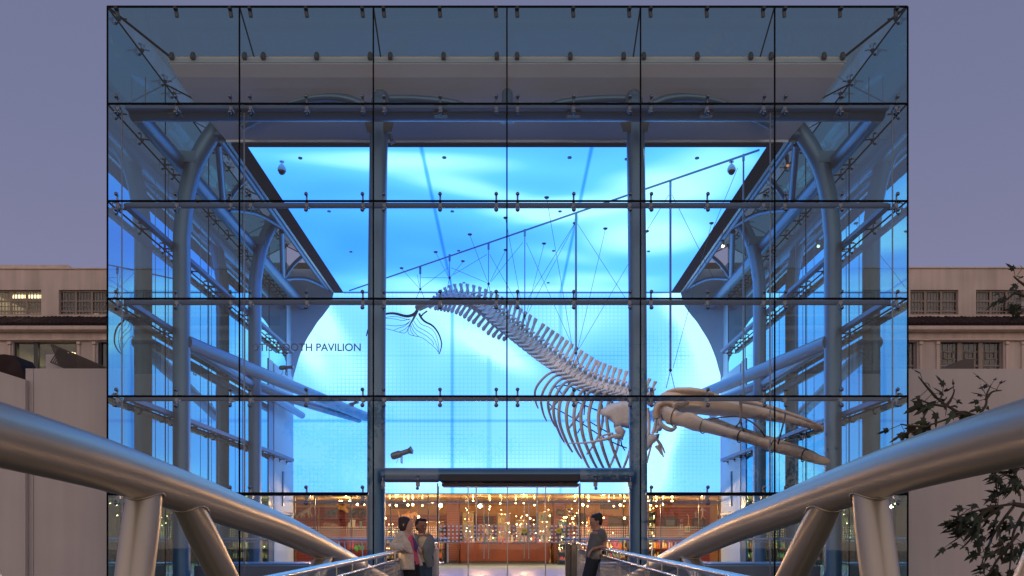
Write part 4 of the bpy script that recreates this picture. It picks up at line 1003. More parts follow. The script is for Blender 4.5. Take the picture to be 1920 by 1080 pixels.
critter('figurine', 'small dancing figurine high on the right slat wall', 'figurine', kd, [(1317,966,1.2),(1317.5,960,1.6),(1317,955,1.6),(1317,951,1.8)], [(0,[(1315,971,.7),(1314,975,.5)],0),(0,[(1320,970,.7),(1323,974,.5)],0),(2,[(1313,957,.6),(1310,960,.5)],0),(2,[(1321,956,.6),(1324,959,.5)],0)], pbr('white_figure', (.6,.5,.45), .6))
critter('figurine', 'smaller spindly figurine left of the dancing one on the right slat wall', 'figurine', kd, [(1305,967,1),(1305,962,1.2),(1305.5,958,1.3)], [(0,[(1303,971,.5)],0),(0,[(1307,971,.5)],0),(1,[(1301,963,.5)],0),(1,[(1309,961,.5)],0)], M_plg)
critter('figurine', 'tall thin bird figurine between the two dark alcoves', 'figurine', kd, [(1291,982,1.2),(1291,976,.8),(1291,970,.7),(1290,965,.8),(1287,964,.6)], [(0,[(1293,985,.6)],0),(0,[(1289,985,.6)],0)], M_ply2)
# spiky star chandelier
r = root('star_ornament', W(1066, 957, 2.3), 'spiky metal star ornament hanging right of the purple pillar', 'ornament')
m = MB(); c0 = W(1067, 958, 2.3); m.ball(c0, .10, 8, 6); m.build('star_core', M_ss, r)
m = MB()
for i in range(16):
    a = 2*math.pi*i/16; m.tube([c0, c0+Vector((math.cos(a)*.34*(1+.2*(i%2)), random.uniform(-.15,.15), math.sin(a)*.34*(1+.2*(i%2))))], [.018, .004], 5)
m.build('star_spikes', M_ss, r)
# track spotlights
lamps = [(737,930,2.1,1),(731,947,2.2,0),(743,948,2.15,1),(765,947,2.2,1),(774,946.5,2.2,1),(792,948,2.2,0),(758,939,2.1,0),(785,969,2.3,1),(826,948,2.0,2),(900,949,2.0,2),(887,939,2.1,0),(919,950,2.3,0),(917,955,2.3,0),(938,944,2.1,0),(982,943,2.1,0),(967,943,2.2,0),
 (1002,947,2.2,0),(1062,970,2.3,0),(1074,972,2.3,1),(1078,940,2.1,0),(1093,946.5,2.1,1),(1104,939,2.1,0),(1102,949,2.2,0),(1142,940,2.1,0),(1151,949,2.2,0),(1163,947,2.1,1),(1168.5,949,2.2,0),(1171,939.5,2.1,0),(1132,971,2.3,0),(1171,971.5,2.3,1),
 (1215.5,940,2.1,0),(1220,947,2.2,1),(1230,940,2.1,0),(1231,949,2.3,0),(1243,946,2.2,0),(1260,940,2.1,1),(1267,940,2.3,0),(637,938.5,2.2,0),(641,938.5,2.2,0),(656,939,2.2,1),(659,939,2.3,0),(670,946,2.1,1),(683,946,2.2,0),(988,966,2.3,0),(994,972,2.3,0),(969,983,2.35,0),(953,981,2.35,0),(1031,967,2.3,0),(723,972,2.3,0)]
zc = EYE+90*KSC/S
lab_i = 0
for i, (x, y, k, br) in enumerate(lamps):
    p = W(x, y, k); high = y < 960; od = sorted(l_[0] for l_ in lamps if (l_[1] < 960) == high).index(x)+1
    r = root('track_spotlight', (p.x, p.y, zc), ('%s spotlight, %s from the left in the row under the shop ceiling' % (('small warm', 'bright warm', 'blazing')[br], nth(od)) if high else '%s low spotlight, %s from the left among those over the shop displays' % (('small warm', 'bright warm', 'blazing')[br], nth(od))), 'spotlight', 'spotlights of the shop ceiling' if high else 'low spotlights over the shop displays')
    R_ = .036 if br == 0 else (.055 if br == 1 else .085)
    m = MB(); m.tube([(p.x, p.y+.02, zc), (p.x, p.y+.02, p.z+R_*.5)], .008, 5); m.build('stem', M_dark, r)
    m = MB(); m.tube([(p.x, p.y+.22, p.z+.09), (p.x, p.y+.03, p.z+.02)], [R_*.55, R_*1.02], 10); m.build('lamp_can', M_dark, r)
    m = MB(); m.ball(p, R_, 10, 7); m.build('bulb', M_bulb2 if br == 2 else M_bulb, r)
for (x, y, k, e) in ((650,941,2.05,75),(745,945,2.0,80),(810,948,1.98,60),(900,951,2.0,70),(982,945,2.0,90),(1085,943,2.0,70),(1130,951,2.05,70),(1185,951,2.05,60),(1243,948,2.05,80),(585,948,2.1,32),(1315,948,2.1,32)):  # light of the spotlights, plus outermost lights added to brighten the dim ends
    la = bpy.data.lights.new('spot_and_fill_glow', 'POINT'); la.energy = e*4.0; la.shadow_soft_size = .07; la.color = (1, .53, .20); o = bpy.data.objects.new('spot_and_fill_glow', la); C.objects.link(o)
    o.location = W(x, y, k) - Vector((0, .1, .12)); o.parent = shop; o.location -= shop.location

# ------------------------------------------------------------------ fixtures
def dome(x, y0, y1, label):
    k = 863/(CY-y0+1); c = W(x, (y0+y1)/2+3, k); r = root('dome_camera', W(x, y0, k), label, 'security camera')
    u = k/S
    m = MB(); m.tube([W(x, y0-1, k), W(x, y0+1, k)], 4.5*u, 12); m.tube([W(x, y0, k), W(x, y0+6, k)], 1.6*u, 8); m.build('mount', M_silver, r)
    m = MB(); m.tube([W(x, y0+5, k), W(x, y0+9, k), W(x, y0+14, k), W(x, y0+18, k)], [3*u, 6*u, 8*u, 7.6*u], 18); m.build('housing', pbr('camera_housing', (.4,.45,.5), .4), r)
    m = MB(); m.ball(W(x, y0+18, k), (6.6*u, 6.6*u, 7*u), 16, 10); m.build('dome', pbr('smoked_dome', (.02,.02,.03), .1), r)
dome(528.5, 303, 325, 'pale dome security camera under the left of the glowing ceiling')
dome(1371.5, 303, 325, 'pale dome security camera under the right of the glowing ceiling')
def spotlight(label, x, y, k, ang, L_, rad, yoke=12, flip=1, name='spotlight', lens=None, pitch=0):
    """a theatre profile spotlight lying along an axis turned by ang degrees in the picture plane"""
    u = k/S; c = W(x, y, k); a = math.radians(ang); d = Vector((math.cos(a)*flip, -.25, math.sin(a))); 
    r = root(name, c, label, 'spotlight')
    m = MB(); m.tube([c-d*L_*.5*u, c-d*L_*.42*u, c-d*L_*.1*u, c, c+d*L_*.35*u], [rad*.8*u, rad*u, rad*u, rad*.7*u, rad*.7*u], 14); m.build('barrel', M_fit, r)
    m = MB(); m.tube([c+d*L_*.34*u, c+d*L_*.52*u], [rad*.7*u, rad*1.15*u], 4); m.build('lens_hood', M_fit, r)
    m = MB(); o_ = Vector((0, rad*1.15*u, 0)); b = c-Vector((0,0,yoke*u))
    m.tube([c+o_, b+o_], .8*u, 6); m.tube([c-o_, b-o_], .8*u, 6); m.tube([b+o_*1.2, b-o_*1.2], .8*u, 6); m.tube([c+Vector((-6*u,0,-4*u)), c+Vector((-7*u,0,-yoke*u*.7)), b+Vector((-10*u,0,0))], .35*u, 5); m.build('yoke', M_dark, r)
    if lens: m = MB(); m.ball(c+d*L_*.5*u, rad*.8*u, 10, 6); m.build('lens', lens, r)
    return r
spotlight('black stage spotlight standing on the beam above the doors, aimed at the whale', 753, 850, 1.05, 16, 40, 7, 18)
spotlight('dark stage spotlight on the left slanting brace tube, aimed right', 537, 689, 1.50, 0, 27, 4.2, 14)
spotlight('dark stage spotlight low on the left brace beside the front column', 662, 757, 1.76, 22, 20, 4, 10)
M_glow = emit('lamp_glow', (1, .75, .5), 6)
spotlight('small silver spotlight clamped beside the left front column head', 733, 260, 1.09, -60, 18, 5, 8)
spotlight('small lit spotlight with a warm lens clamped to the right ceiling edge', 1355, 456, 1.52, -90, 12, 3.6, 6, lens=M_glow)
spotlight('small dark spotlight clamped to the left ceiling edge', 428, 290, 1.22, -30, 22, 4, 8)
spotlight('dark spotlight with a faint warm lens clamped near the right curved column head', 1476, 300, 1.22, -90, 22, 4, 8, lens=emit('faint_glow', (1, .4, .15), .6))
# warm light of the fixtures on the whale
def spot(x, y, k, tx, ty, tk, e, ang=40):
    la = bpy.data.lights.new('whale_spot', 'SPOT'); la.energy = e; la.spot_size = math.radians(ang); la.spot_blend = .6; la.color = (1, .80, .66); la.shadow_soft_size = .08
    o = bpy.data.objects.new('whale_spot', la); C.objects.link(o); o.location = W(x, y, k); d = W(tx, ty, tk)-o.location; o.rotation_euler = d.to_track_quat('-Z', 'Y').to_euler()
spot(1212, 262, 1.06, 1360, 790, 1.2, 650, 44)
spot(740, 262, 1.06, 1120, 770, 1.35, 1000, 44)
spot(778, 841, 1.04, 1200, 800, 1.3, 200, 44)
# ------------------------------------------------------------------ whale skeleton
def kw(x):
    return lerpmap(x, [(700,1.74),(788,1.678),(843,1.60),(916,1.543),(984,1.477),(1080,1.405),(1257,1.28),(1394,1.18),(1560,1.08)])
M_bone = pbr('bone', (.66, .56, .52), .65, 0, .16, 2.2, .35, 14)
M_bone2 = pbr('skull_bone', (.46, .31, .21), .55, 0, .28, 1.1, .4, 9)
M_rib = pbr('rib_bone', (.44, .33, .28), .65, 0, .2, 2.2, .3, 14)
M_wire = pbr('armature', (.02, .02, .025), .5, .5)
whale = root('whale_skeleton', W(1100, 735, kw(1100)), 'huge pale whale skeleton hanging diagonally nose down right inside the cube', 'whale skeleton')
SPX = [(806,575),(818,566),(832,561),(850,559),(870,562),(888,569),(905,579),(920,590),(935,603),(958,620),(982,639),(1004,656),(1027,673),(1049,688),(1071,702),(1088,712),(1104,721),(1122,727),(1141,732),(1160,736),(1179,740),(1205,745),(1228,752)]
sp3 = smoothpath([W(x, y, kw(x)) for x, y in SPX], 8)
# arc-length samples
cum = [0]
for a, b in zip(sp3, sp3[1:]): cum.append(cum[-1]+(b-a).length)
def at(s_):
    s_ = max(0, min(cum[-1]-1e-4, s_))
    for i in range(len(cum)-1):
        if cum[i+1] >= s_:
            f = (s_-cum[i])/(cum[i+1]-cum[i]); return sp3[i].lerp(sp3[i+1], f), (sp3[min(i+2,len(sp3)-1)]-sp3[max(i-1,0)]).normalized()
TOT = cum[-1]; ribs_at = []
s_ = .05; sizes = []
nv = 0
LAT0 = None
while s_ < TOT-.05:
    f = s_/TOT; P, T = at(s_)
    lat = T.cross(Vector((0,0,1))).normalized()       # towards the camera side
    if lat.y > 0: lat = -lat
    up = lat.cross(T).normalized(); up = up if up.z > 0 else -up
    step = lerpmap(f, [(0,.15),(.08,.24),(.3,.28),(.5,.25),(.7,.24),(.9,.22),(1,.19)])
    rc = lerpmap(f, [(0,.08),(.10,.18),(.25,.23),(.45,.25),(.8,.22),(1,.18)])
    hs = lerpmap(f, [(0,.05),(.06,.12),(.15,.24),(.25,.30),(.35,.43),(.6,.52),(.8,.45),(.92,.36),(1,.26)])
    tp = lerpmap(f, [(0,.02),(.2,.05),(.3,.12),(.45,.24),(.6,.36),(.75,.38),(1,.28)])
    m = MB()
    m.tube([P-T*step*.44, P-T*step*.36, P-T*step*.1, P+T*step*.1, P+T*step*.36, P+T*step*.44], [(rc*.9, rc*.9), (rc*1.06, rc*1.06), (rc*.78, rc*.78), (rc*.78, rc*.78), (rc*1.06, rc*1.06), (rc*.9, rc*.9)], 14, up=up)
    if hs > .06:
        lean = T*(-.10 if f < .5 else .02)
        base = P+up*rc*.6
        # neural arch: two pillars and a blade
        for q in (-1, 1): m.tube([base+lat*q*rc*.45, base+lat*q*rc*.35+up*rc*.6, base+up*rc*1.1], [(.07*1.3, .04), (.06, .035), (.06, .035)], 8)
        bw = step*.31
        pts = [base+up*rc*.9, base+up*(rc*.9+hs*.5)+lean*.5, base+up*(rc*.9+hs*.88)+lean, base+up*(rc*.9+hs)+lean]
        m.tube(pts, [(.035, bw*.95), (.03, bw*.72), (.045, bw*1.12), (.04, bw*.95)], 8, up=T)
        if f > .2:      # articular process that overlaps the next bone
            m.tube([base+up*rc*.9, base+up*rc*1.2+T*step*.55], [.055, .03], 7)
    if tp > .04:
        for q in (-1, 1):
            e1 = P+lat*q*(rc*.7); e2 = P+lat*q*(rc+tp*.6)-up*tp*.20; e3 = P+lat*q*(rc+tp)-up*tp*.34-T*.04
            m.tube([e1, e2, e3], [(step*.22, .045), (step*.24, .03), (step*.34, .025)], 8, up=up)
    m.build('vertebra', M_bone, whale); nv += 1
    if .05 < f < .43 and True:
        ch = lerpmap(f, [(.05,.12),(.12,.26),(.25,.38),(.36,.34),(.43,.15)]); bs = P-up*rc*.9-T*step*.5
        m = MB(); m.tube([bs, bs-up*ch*.5-T*.05, bs-up*ch-T*.10], [(.06, .05), (.05, .06), (.05, .10)], 8, up=T); m.ball(bs-up*ch-T*.10, (.06, .08, .08), 8, 6); m.build('chevron_bone', M_bone, whale)
    if f > .5: ribs_at.append((P, T, lat, up, f))
    s_ += step
# ribs: the near and far one of each pair
def pxx(P): return CX+P.x*S/(P.y/D)
RB = [r_ for r_ in ribs_at if 1052 < pxx(r_[0]) < 1172]
nr = len(RB)
for i, (P, T, lat, up, f) in enumerate(RB):
    g = i/(nr-1)
    Lr = lerpmap(g, [(0,1.6),(.25,1.95),(.5,2.35),(.75,2.5),(1,2.3)]); wd = lerpmap(g, [(0,.55),(.3,.95),(.6,1.15),(1,.75)])
    dn = Vector((0,0,-1))
    Lr *= 1+.05*math.sin(i*2.3); wd *= 1+.05*math.sin(i*1.7+1)
    for q in ((1, -1) if i % 2 == 0 else (1,)):
        o0 = P-up*.12+lat*q*.18
        back = -T*lerpmap(g, [(0,.95),(.3,.35),(.6,-.1),(1,-.3)])
        pts = smoothpath([o0, o0+lat*q*wd*.55+dn*.10+back*.15, o0+lat*q*wd*.98+dn*Lr*.30+back*.4, o0+lat*q*wd*.95+dn*Lr*.60+back*.75, o0+lat*q*wd*.55+dn*Lr*.86+back*.95, o0+lat*q*wd*.22+dn*Lr+back], 4)
        n = len(pts); sc2 = 1 if q*lat.y*lat.y > 0 else .7; w0 = sc2* lerpmap(g, [(0,.034),(.5,.046),(1,.060)])
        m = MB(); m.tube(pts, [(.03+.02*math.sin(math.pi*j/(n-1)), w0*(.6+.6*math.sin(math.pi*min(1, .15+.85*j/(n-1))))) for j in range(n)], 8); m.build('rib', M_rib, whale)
# shoulder blade fans and flipper bones
def plate(poly, thick, mat, name, k_of, bulge=0):
    m = MB(); pts = [W(x, y, k_of(x, y)) for x, y in poly]; c = sum(pts, Vector())/len(pts); nrm = Vector((0,0,0))
    for a, b in zip(pts, pts[1:]+pts[:1]): nrm += (a-c).cross(b-c)
    nrm.normalize(); nrm = nrm if nrm.y < 0 else -nrm
    n = len(pts); R2 = [c+(p-c)*.55 for p in pts]
    fr = [p for p in pts]; vs = fr + [p+nrm*thick for p in R2] + [p-nrm*thick*.5 for p in R2] + [c+nrm*thick*1.2, c-nrm*thick*.6]
    fs = []
    for i in range(n):
        j = (i+1) % n; fs += [(i, j, n+j, n+i), (j, i, 2*n+i, 2*n+j), (n+i, n+j, 3*n), (2*n+j, 2*n+i, 3*n+1)]
    m.add(vs, fs, True); return m.build(name, mat, whale)
plate([(1123,776),(1127,769),(1134,763),(1143,757),(1158,754),(1168,750),(1184,752),(1198,750),(1208,760),(1205,776),(1209,792),(1197,800),(1180,804),(1168,801),(1158,805),(1151,802),(1150,793),(1142,787),(1137,782)], .045, M_bone, 'shoulder_blade', lambda x, y: 1.235)
kf = 1.22; u = kf/S
m = MB(); m.tube([W(1153,806,kf), W(1160,805,kf), W(1165,811,kf), W(1164,817,kf), W(1152,819,kf)], [5*u, 8*u, 9*u, 7.5*u, 5*u], 12); m.build('humerus', M_bone, whale)
m = MB(); m.tube(smoothpath([W(1152,817,kf), W(1140,822,kf), W(1125,825.5,kf), W(1108,829,kf), W(1085,831,kf), W(1072,831,kf), W(1058,832.5,kf)], 4), [(4.2*u*(1-.8*j/24), 3.6*u*(1-.85*j/24)) for j in range(25)], 10); m.build('radius_bone', M_bone, whale)
m = MB(); m.tube(smoothpath([W(1150,812,kf), W(1140,814,kf), W(1130,817,kf), W(1127,821,kf)], 4), 2.0*u, 8); m.build('ulna', M_bone, whale)
kf2 = 1.31; u = kf2/S
plate([(1214,815),(1218,812),(1226,815),(1237,813),(1235,823),(1228,828),(1223,834),(1214,845),(1208,840),(1206,825)], .06, M_bone, 'shoulder_blade', lambda x, y: kf2)
m = MB(); m.tube([W(1226,828,kf2), W(1232,824,kf2), (W(1240,836,kf2))], [3*u, 3*u, 3*u], 8); m.build('humerus', M_bone, whale)
for (a, b) in (((1229,836),(1241,853)), ((1234,834),(1244,857)), ((1238,834),(1247,850)), ((1240,836),(1245,847))):
    m = MB(); m.tube([W(*a,kf2), W((a[0]+b[0])/2+1, (a[1]+b[1])/2, kf2), W(*b,kf2)], [2.4*u, 2.0*u, 1.2*u], 8); m.build('finger_bone', M_bone, whale)
# neck rods, breast bone and throat bones
for pts in ([(1226,758),(1233,768),(1231,782),(1228,800),(1224,812)], [(1235,765),(1237,780),(1233,797),(1231,812)], [(1214,765),(1217,790),(1216,812),(1213,828)]):
    m = MB(); m.tube(smoothpath([W(x, y, 1.31) for x, y in pts], 4), .05, 8); m.build('throat_bone', M_bone, whale)
m = MB(); m.tube(smoothpath([W(x, y, 1.27) for x, y in ((1236,783),(1240,795),(1249,803),(1260,806),(1268,800))], 5), [(.04+.03*math.sin(math.pi*j/20), .05) for j in range(21)], 9); m.build('hyoid_bone', M_bone, whale)
m = MB(); m.tube(smoothpath([W(x, y, 1.33) for x, y in ((1224,812),(1222,830),(1214,862),(1213,868))], 4), .03, 8); m.build('throat_bone', M_bone, whale)
m = MB(); m.ball(W(1236,803,1.3), .09, 8, 6); m.ball(W(1222,820,1.33), .10, 8, 6); m.build('throat_bone', M_bone, whale)
# skull: lofted along its length
def loft(mb, secs, n=18):     # secs: (x, ytop, ybot, k, half depth m, squareness)
    rings = []
    for (x, yt, yb, k, hd) in secs:
        c = W(x, (yt+yb)/2, k); h = (yb-yt)/2*k/S; ring_ = []
        ax = Vector((.80, -.60, 0)); side = Vector((.60, .80, 0))
        for j in range(n):
            a = 2*math.pi*j/n; ca, sa = math.cos(a), math.sin(a)
            e = .8
            ring_.append(c + side*hd*math.copysign(abs(ca)**e, ca) + Vector((0,0,h))*math.copysign(abs(sa)**e, sa))
        rings.append(ring_)
    vs = [p for r_ in rings for p in r_]; m_ = len(rings)
    mb.add(vs, [(i*n+j, (i+1)*n+j, (i+1)*n+(j+1)%n, i*n+(j+1)%n) for i in range(m_-1) for j in range(n)], True)
    mb.add(rings[0], [tuple(range(n))]); mb.add(rings[-1], [tuple(reversed(range(n)))])
def kk2(x): return lerpmap(x, [(1230,1.305),(1394,1.20),(1550,1.10)])
def interp(rows, x):
    return [lerpmap(x, [(r_[0], r_[i]) for r_ in rows]) for i in range(1, len(rows[0]))]
rows = [(1231,762,772,.12),(1238,752,784,.35),(1246,742,790,.55),(1256,735,792,.66),(1268,730,786,.72),(1285,728,778,.70),(1305,729,776,.60),(1330,734,779,.48),(1360,743,780,.40),(1390,751,783,.36),(1420,759,787,.32),(1450,768,790,.27),(1480,778,796,.22),(1510,787,802,.16),(1530,794,807,.11),(1544,799,809,.06)]
m = MB(); secs = []
for i in range(40):
    x = 1231+(1544-1231)*i/39; yt, yb, hd = interp(rows, x); secs.append((x, yt, yb, kk2(x), hd))
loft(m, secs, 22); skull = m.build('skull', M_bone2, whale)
# broad frontal plate on top, brow, socket arch, nasal ridges
m = MB(); secs = []
for x, yt, yb, hd in ((1244,741,745,.1),(1258,732,741,.4),(1275,727.5,740,.5),(1300,727,741,.5),(1320,730,742,.42),(1334,734,742,.2),(1338,737,741,.06)): secs.append((x, yt, yb, kk2(x)-.022, hd*.7))
loft(m, secs, 14); m.build('frontal_plate', M_bone2, skull)
m = MB(); m.tube(smoothpath([W(1231,785,1.235), W(1230,772,1.235), W(1236,760,1.235), W(1250,755,1.235), W(1262,760,1.235), W(1268,772,1.24)], 5), [(.10, .12)]*13+[(.08, .09)]*13, 10); m.build('cheek_arch', M_bone2, skull)
m = MB(); m.tube(smoothpath([W(1262,762,1.225), W(1278,759,1.225), W(1295,760,1.225), W(1312,762,1.225), W(1330,766,1.23)], 5), [(.08, .10-.004*j) for j in range(21)], 10); m.build('rostrum_ridge', M_bone2, skull)
m = MB(); m.tube(smoothpath([W(1388,751,1.16), W(1420,757,1.145), W(1470,772,1.115), W(1515,788,1.09), W(1541,801,1.08)], 5), [(.10-.003*j, .07-.002*j) for j in range(21)], 10); m.build('rostrum_ridge', M_bone2, skull)
m = MB(); m.tube([W(1388.5,752,1.168), W(1389.5,782,1.168)], .04, 8); m.ball(W(1275,760,1.2), (.16,.08,.09), 10, 6); m.ball(W(1286,756,1.2), (.1,.06,.06), 10, 6); m.build('socket_shade', pbr('bone_shadow', (.20,.13,.09), .8), skull)  # dark lumps paint the shade of the socket onto the skull
# lower jaws
def jaw(rows, name, kfun):
    m = MB(); secs = []
    x0, x1 = rows[0][0], rows[-1][0]
    for i in range(34):
        x = x0+(x1-x0)*i/33; yt, yb, hd = interp(rows, x); secs.append((x, yt, yb, kfun(x), hd))
    loft(m, secs, 18); return m.build(name, M_bone2, whale)
jn = jaw([(1243,768,780,.06),(1247,763,792,.2),(1254,762,797,.26),(1262,765,798,.26),(1275,773,799,.2),(1287,774,802,.2),(1296,772,807,.2),(1306,778,809,.2),(1325,788,812,.22),(1350,796,818,.22),(1380,806,826,.21),(1410,814,834,.20),(1440,824,845,.19),(1470,832,853,.18),(1500,840,862,.17),(1525,848,869,.16),(1543,855,873,.15),(1551,858,872,.11),(1556,862,869,.04)],
   'jaw_bone', lambda x: lerpmap(x, [(1243,1.235),(1400,1.13),(1554,1.05)]))
jf = jaw([(1284,795,802,.08),(1300,796,808,.14),(1330,783,792,.05),(1338,781,792,.14),(1350,786,800,.16),(1370,795,806,.16),(1400,804,816,.16),(1440,817,830,.16),(1480,829,842,.15),(1520,843,856,.13),(1545,857,864,.07)],
   'jaw_bone', lambda x: lerpmap(x, [(1284,1.33),(1420,1.20),(1545,1.10)]))
# steel straps round the jaw and supports
def band(x, yt, yb, k, hd=.24):
    m = MB(); c = W(x, (yt+yb)/2, k); h = (yb-yt)/2*k/S; pts = []
    for j in range(17):
        a = 2*math.pi*j/16; pts.append(c+Vector((.6,.8,0))*hd*math.cos(a)+Vector((.05,0,h))*math.sin(a)*1.05)
    m.tube(pts, .014, 6, caps=False); m.build('steel_strap', M_wire, whale)
for x, yt, yb, hd in ((1266,766,799,.26),(1320,786,812,.25),(1389,807,829,.23),(1450,826,848,.21),(1508,842,865,.19)): band(x, yt, yb, lerpmap(x, [(1243,1.235),(1400,1.13),(1554,1.05)]), hd)
for pts in ([(1330,787,1.2),(1350,783,1.2),(1385,781,1.2),(1405,789,1.18),(1420,800,1.17),(1435,819,1.16)], [(1378,801,1.2),(1386,793,1.18),(1389,783,1.18)], [(1389,783,1.18),(1390,795,1.16),(1393,806,1.14)], [(1470,775,1.11),(1472,780,1.10),(1459,832,1.09)], [(1452,830,1.10),(1449,846,1.10)]):
    m = MB(); m.tube(smoothpath([W(*p) for p in pts], 4), .022, 6); m.build('support_rod', M_wire, whale)
for pts in ([(1030,765,1.44),(1028,745,1.44),(1036,729,1.44),(1050,723,1.44),(1066,724,1.43),(1090,734,1.41)], [(1030,757,1.44),(1040,765,1.44),(1080,787,1.41),(1120,813,1.38),(1150,830,1.35),(1175,840,1.33)], [(1043,727,1.44),(1060,743,1.43),(1090,757,1.41),(1125,772,1.38)], [(1078,751,1.42),(1100,762,1.4),(1124,770,1.38)], [(1098,738,1.4),(1096,765,1.4),(1095,778,1.4)],
            [(1100,787,1.4),(1135,808,1.37),(1168,824,1.34)], [(1083,812,1.42),(1095,790,1.4)], [(1164,824,1.33),(1166,835,1.33),(1172,845,1.33)], [(806,573,1.66),(840,561,1.6),(905,580,1.55),(982,641,1.48),(1071,704,1.41),(1180,741,1.33)]):
    m = MB(); m.tube(smoothpath([W(*p) for p in pts], 4), .020, 6); m.build('support_rod', M_wire, whale)
# tail flukes: outlines of bent rod
kfl = 1.70
fl = root('tail_fluke_outline', W(770, 600, kfl), 'dark bent rod outline of the two tail flukes at the whale tail end', 'fluke outline')
m = MB()
def c3(pts, r0, r1, k=kfl, dk=0):
    P = smoothpath([W(x, y, k+dk*(i/(len(pts)-1))) for i, (x, y) in enumerate(pts)], 6); n = len(P)
    return P, [(r0+(r1-r0)*j/(n-1)) for j in range(n)]
P, R_ = c3([(783,580),(778,588),(767,592.5),(757,592),(744,588.5),(733,587.5),(722,589),(708,594),(697,604),(690,618),(687,630)], .065, .02, kfl, -.05); m.tube(P, R_, 8); m.build('fluke_edge', M_wire, fl)
m = MB(); P, R_ = c3([(786,588),(790,596),(797,603),(810,610),(819,620),(825,632),(828,645),(826,657),(823,664)], .045, .018, kfl, .06); m.tube(P, R_, 8); m.build('fluke_edge', M_wire, fl)
m = MB(); P, R_ = c3([(784,575),(782,583),(775,598),(769,608),(766,615)], .12, .02, kfl); m.tube(P, [(a*.6, a) for a in R_], 8); m.build('fluke_core', M_bone2, fl)
m = MB(); P, R_ = c3([(801,583),(793,589),(789,594)], .03, .03, kfl); m.tube(P, R_, 8); m.build('fluke_edge', M_wire, fl)
m = MB()
for pts, dk in (([(781,596),(790,608),(805,614),(816,625),(822,645),(823,660)], .06), ([(776,602),(784,613),(800,622),(812,632),(820,650),(822,661)], .06), ([(773,606),(780,618),(800,630),(811,640),(813,647)], .05), ([(770,608),(776,622),(786,632)], .03), ([(769,610),(770,620),(776,629)], .02),
                ([(766,614),(765,622),(768,627),(778,630),(791,633),(801,640),(811,648),(819,656),(823,663)], .06),
                ([(770,600),(760,598),(745,594),(730,594),(718,598),(700,608),(690,624)], -.05), ([(768,598),(755,601),(740,598),(722,597)], -.03), ([(769,602),(758,609),(740,611),(722,609.5),(705,612)], -.04), ([(767,605),(757,612),(748,615),(739,619)], -.03), ([(767,610),(758,618),(749,622)], -.02),
                ([(765,616),(762,622),(757,624.5),(745,622),(735,619),(722,616.5),(705,618),(692,627)], -.05), ([(784,575),(777,585),(771,589)], 0)):
    P, R_ = c3(pts, .011, .009, kfl, dk); m.tube(P, R_, 5)
m.build('fluke_wire', M_wire, fl)
m = MB()
for i in range(9): m.tube([W(783+i*2.1, 573-i*.8, 1.68), W(788+i*2.6, 583-i*1.2, 1.68)], .03, 6)
m.tube([W(782,577,1.68), W(800,569,1.66)], .11, 10); m.build('tail_tip', M_bone2, fl)

# hanging rods
rods = [(1394,290,745,'rightmost steel rod hanging over the whale snout',.04),(1257,340,694,'steel rod hanging over the whale skull',.055),(1080,400,662,'thick steel rod hanging over the whale ribs',.055),(984,431,592,'steel rod hanging left of the thick central one',.028),
        (916,456,532,'short steel rod over the middle of the tail',.022),(843,478,521,'short steel rod over the tail bend',.022),(788,502,542,'shortest steel rod over the tail tip',.02)]
guys = {1394: [((1383,315),(1320,470))], 1257: [((1254,365),(1213,432)), ((1260,365),(1337,520)), ((1394-60,420),(1262,690))], 1080: [((1077,420),(990,560)), ((1083,420),(1172,558)), ((1025,372),(1074,655)), ((1135,430),(1083,655)), ((1213,435),(1085,655))],
        984: [((980,455),(921,528)), ((987,455),(1074,650)), ((1020,458),(987,588)), ((948,410),(981,588)), ((1078,420),(989,588))], 916: [((913,477),(850,515)), ((918,477),(981,588)), ((881,441),(914,528)), ((948,470),(919,528))],
        843: [((840,502),(790,540)), ((846,502),(912,530)), ((817,474),(841,519)), ((868,491),(845,519))], 788: [((753,504),(786,540)), ((782,515),(787,538)), ((789,520),(841,521))]}
for x, y0, y1, lab, rr in rods:
    k = 861/(CY-y0); r = root('suspension_rod', W(x, y0, k), lab, 'hanging rod')
    m = MB(); m.tube([W(x, y0, k), W(x, y1, k)], rr*.62, 10); m.bbox(W(x-2, y0+12, k)-Vector((0,.03,0)), W(x+2, y0-1, k)+Vector((0,.03,0)), .005); m.build('rod', M_steel, r)
    m = MB()
    for (a, b) in guys[x]:
        ka = k if abs(a[0]-x) < 15 else 861/(CY-min(a[1], 540)); kb_ = k if abs(b[0]-x) < 15 else kw(b[0])
        m.tube([W(*a, ka), W(*b, kb_)], .007, 5)
        if abs(a[0]-x) > 15: pa = W(*a, ka); m.tube([pa+Vector((0,0,.05)), pa], [.09, .06], 8)
    ys = {788: 560, 843: 556, 916: 575, 984: 628, 1080: 690, 1257: 728, 1394: 752}[x]
    for dx in (-5, 5): m.tube([W(x, y1, k), W(x+dx*1.6, ys, k)], .010, 5)
    m.ball(W(x, y1, k), .05, 8, 6); m.build('guy_wire', M_wire, r)
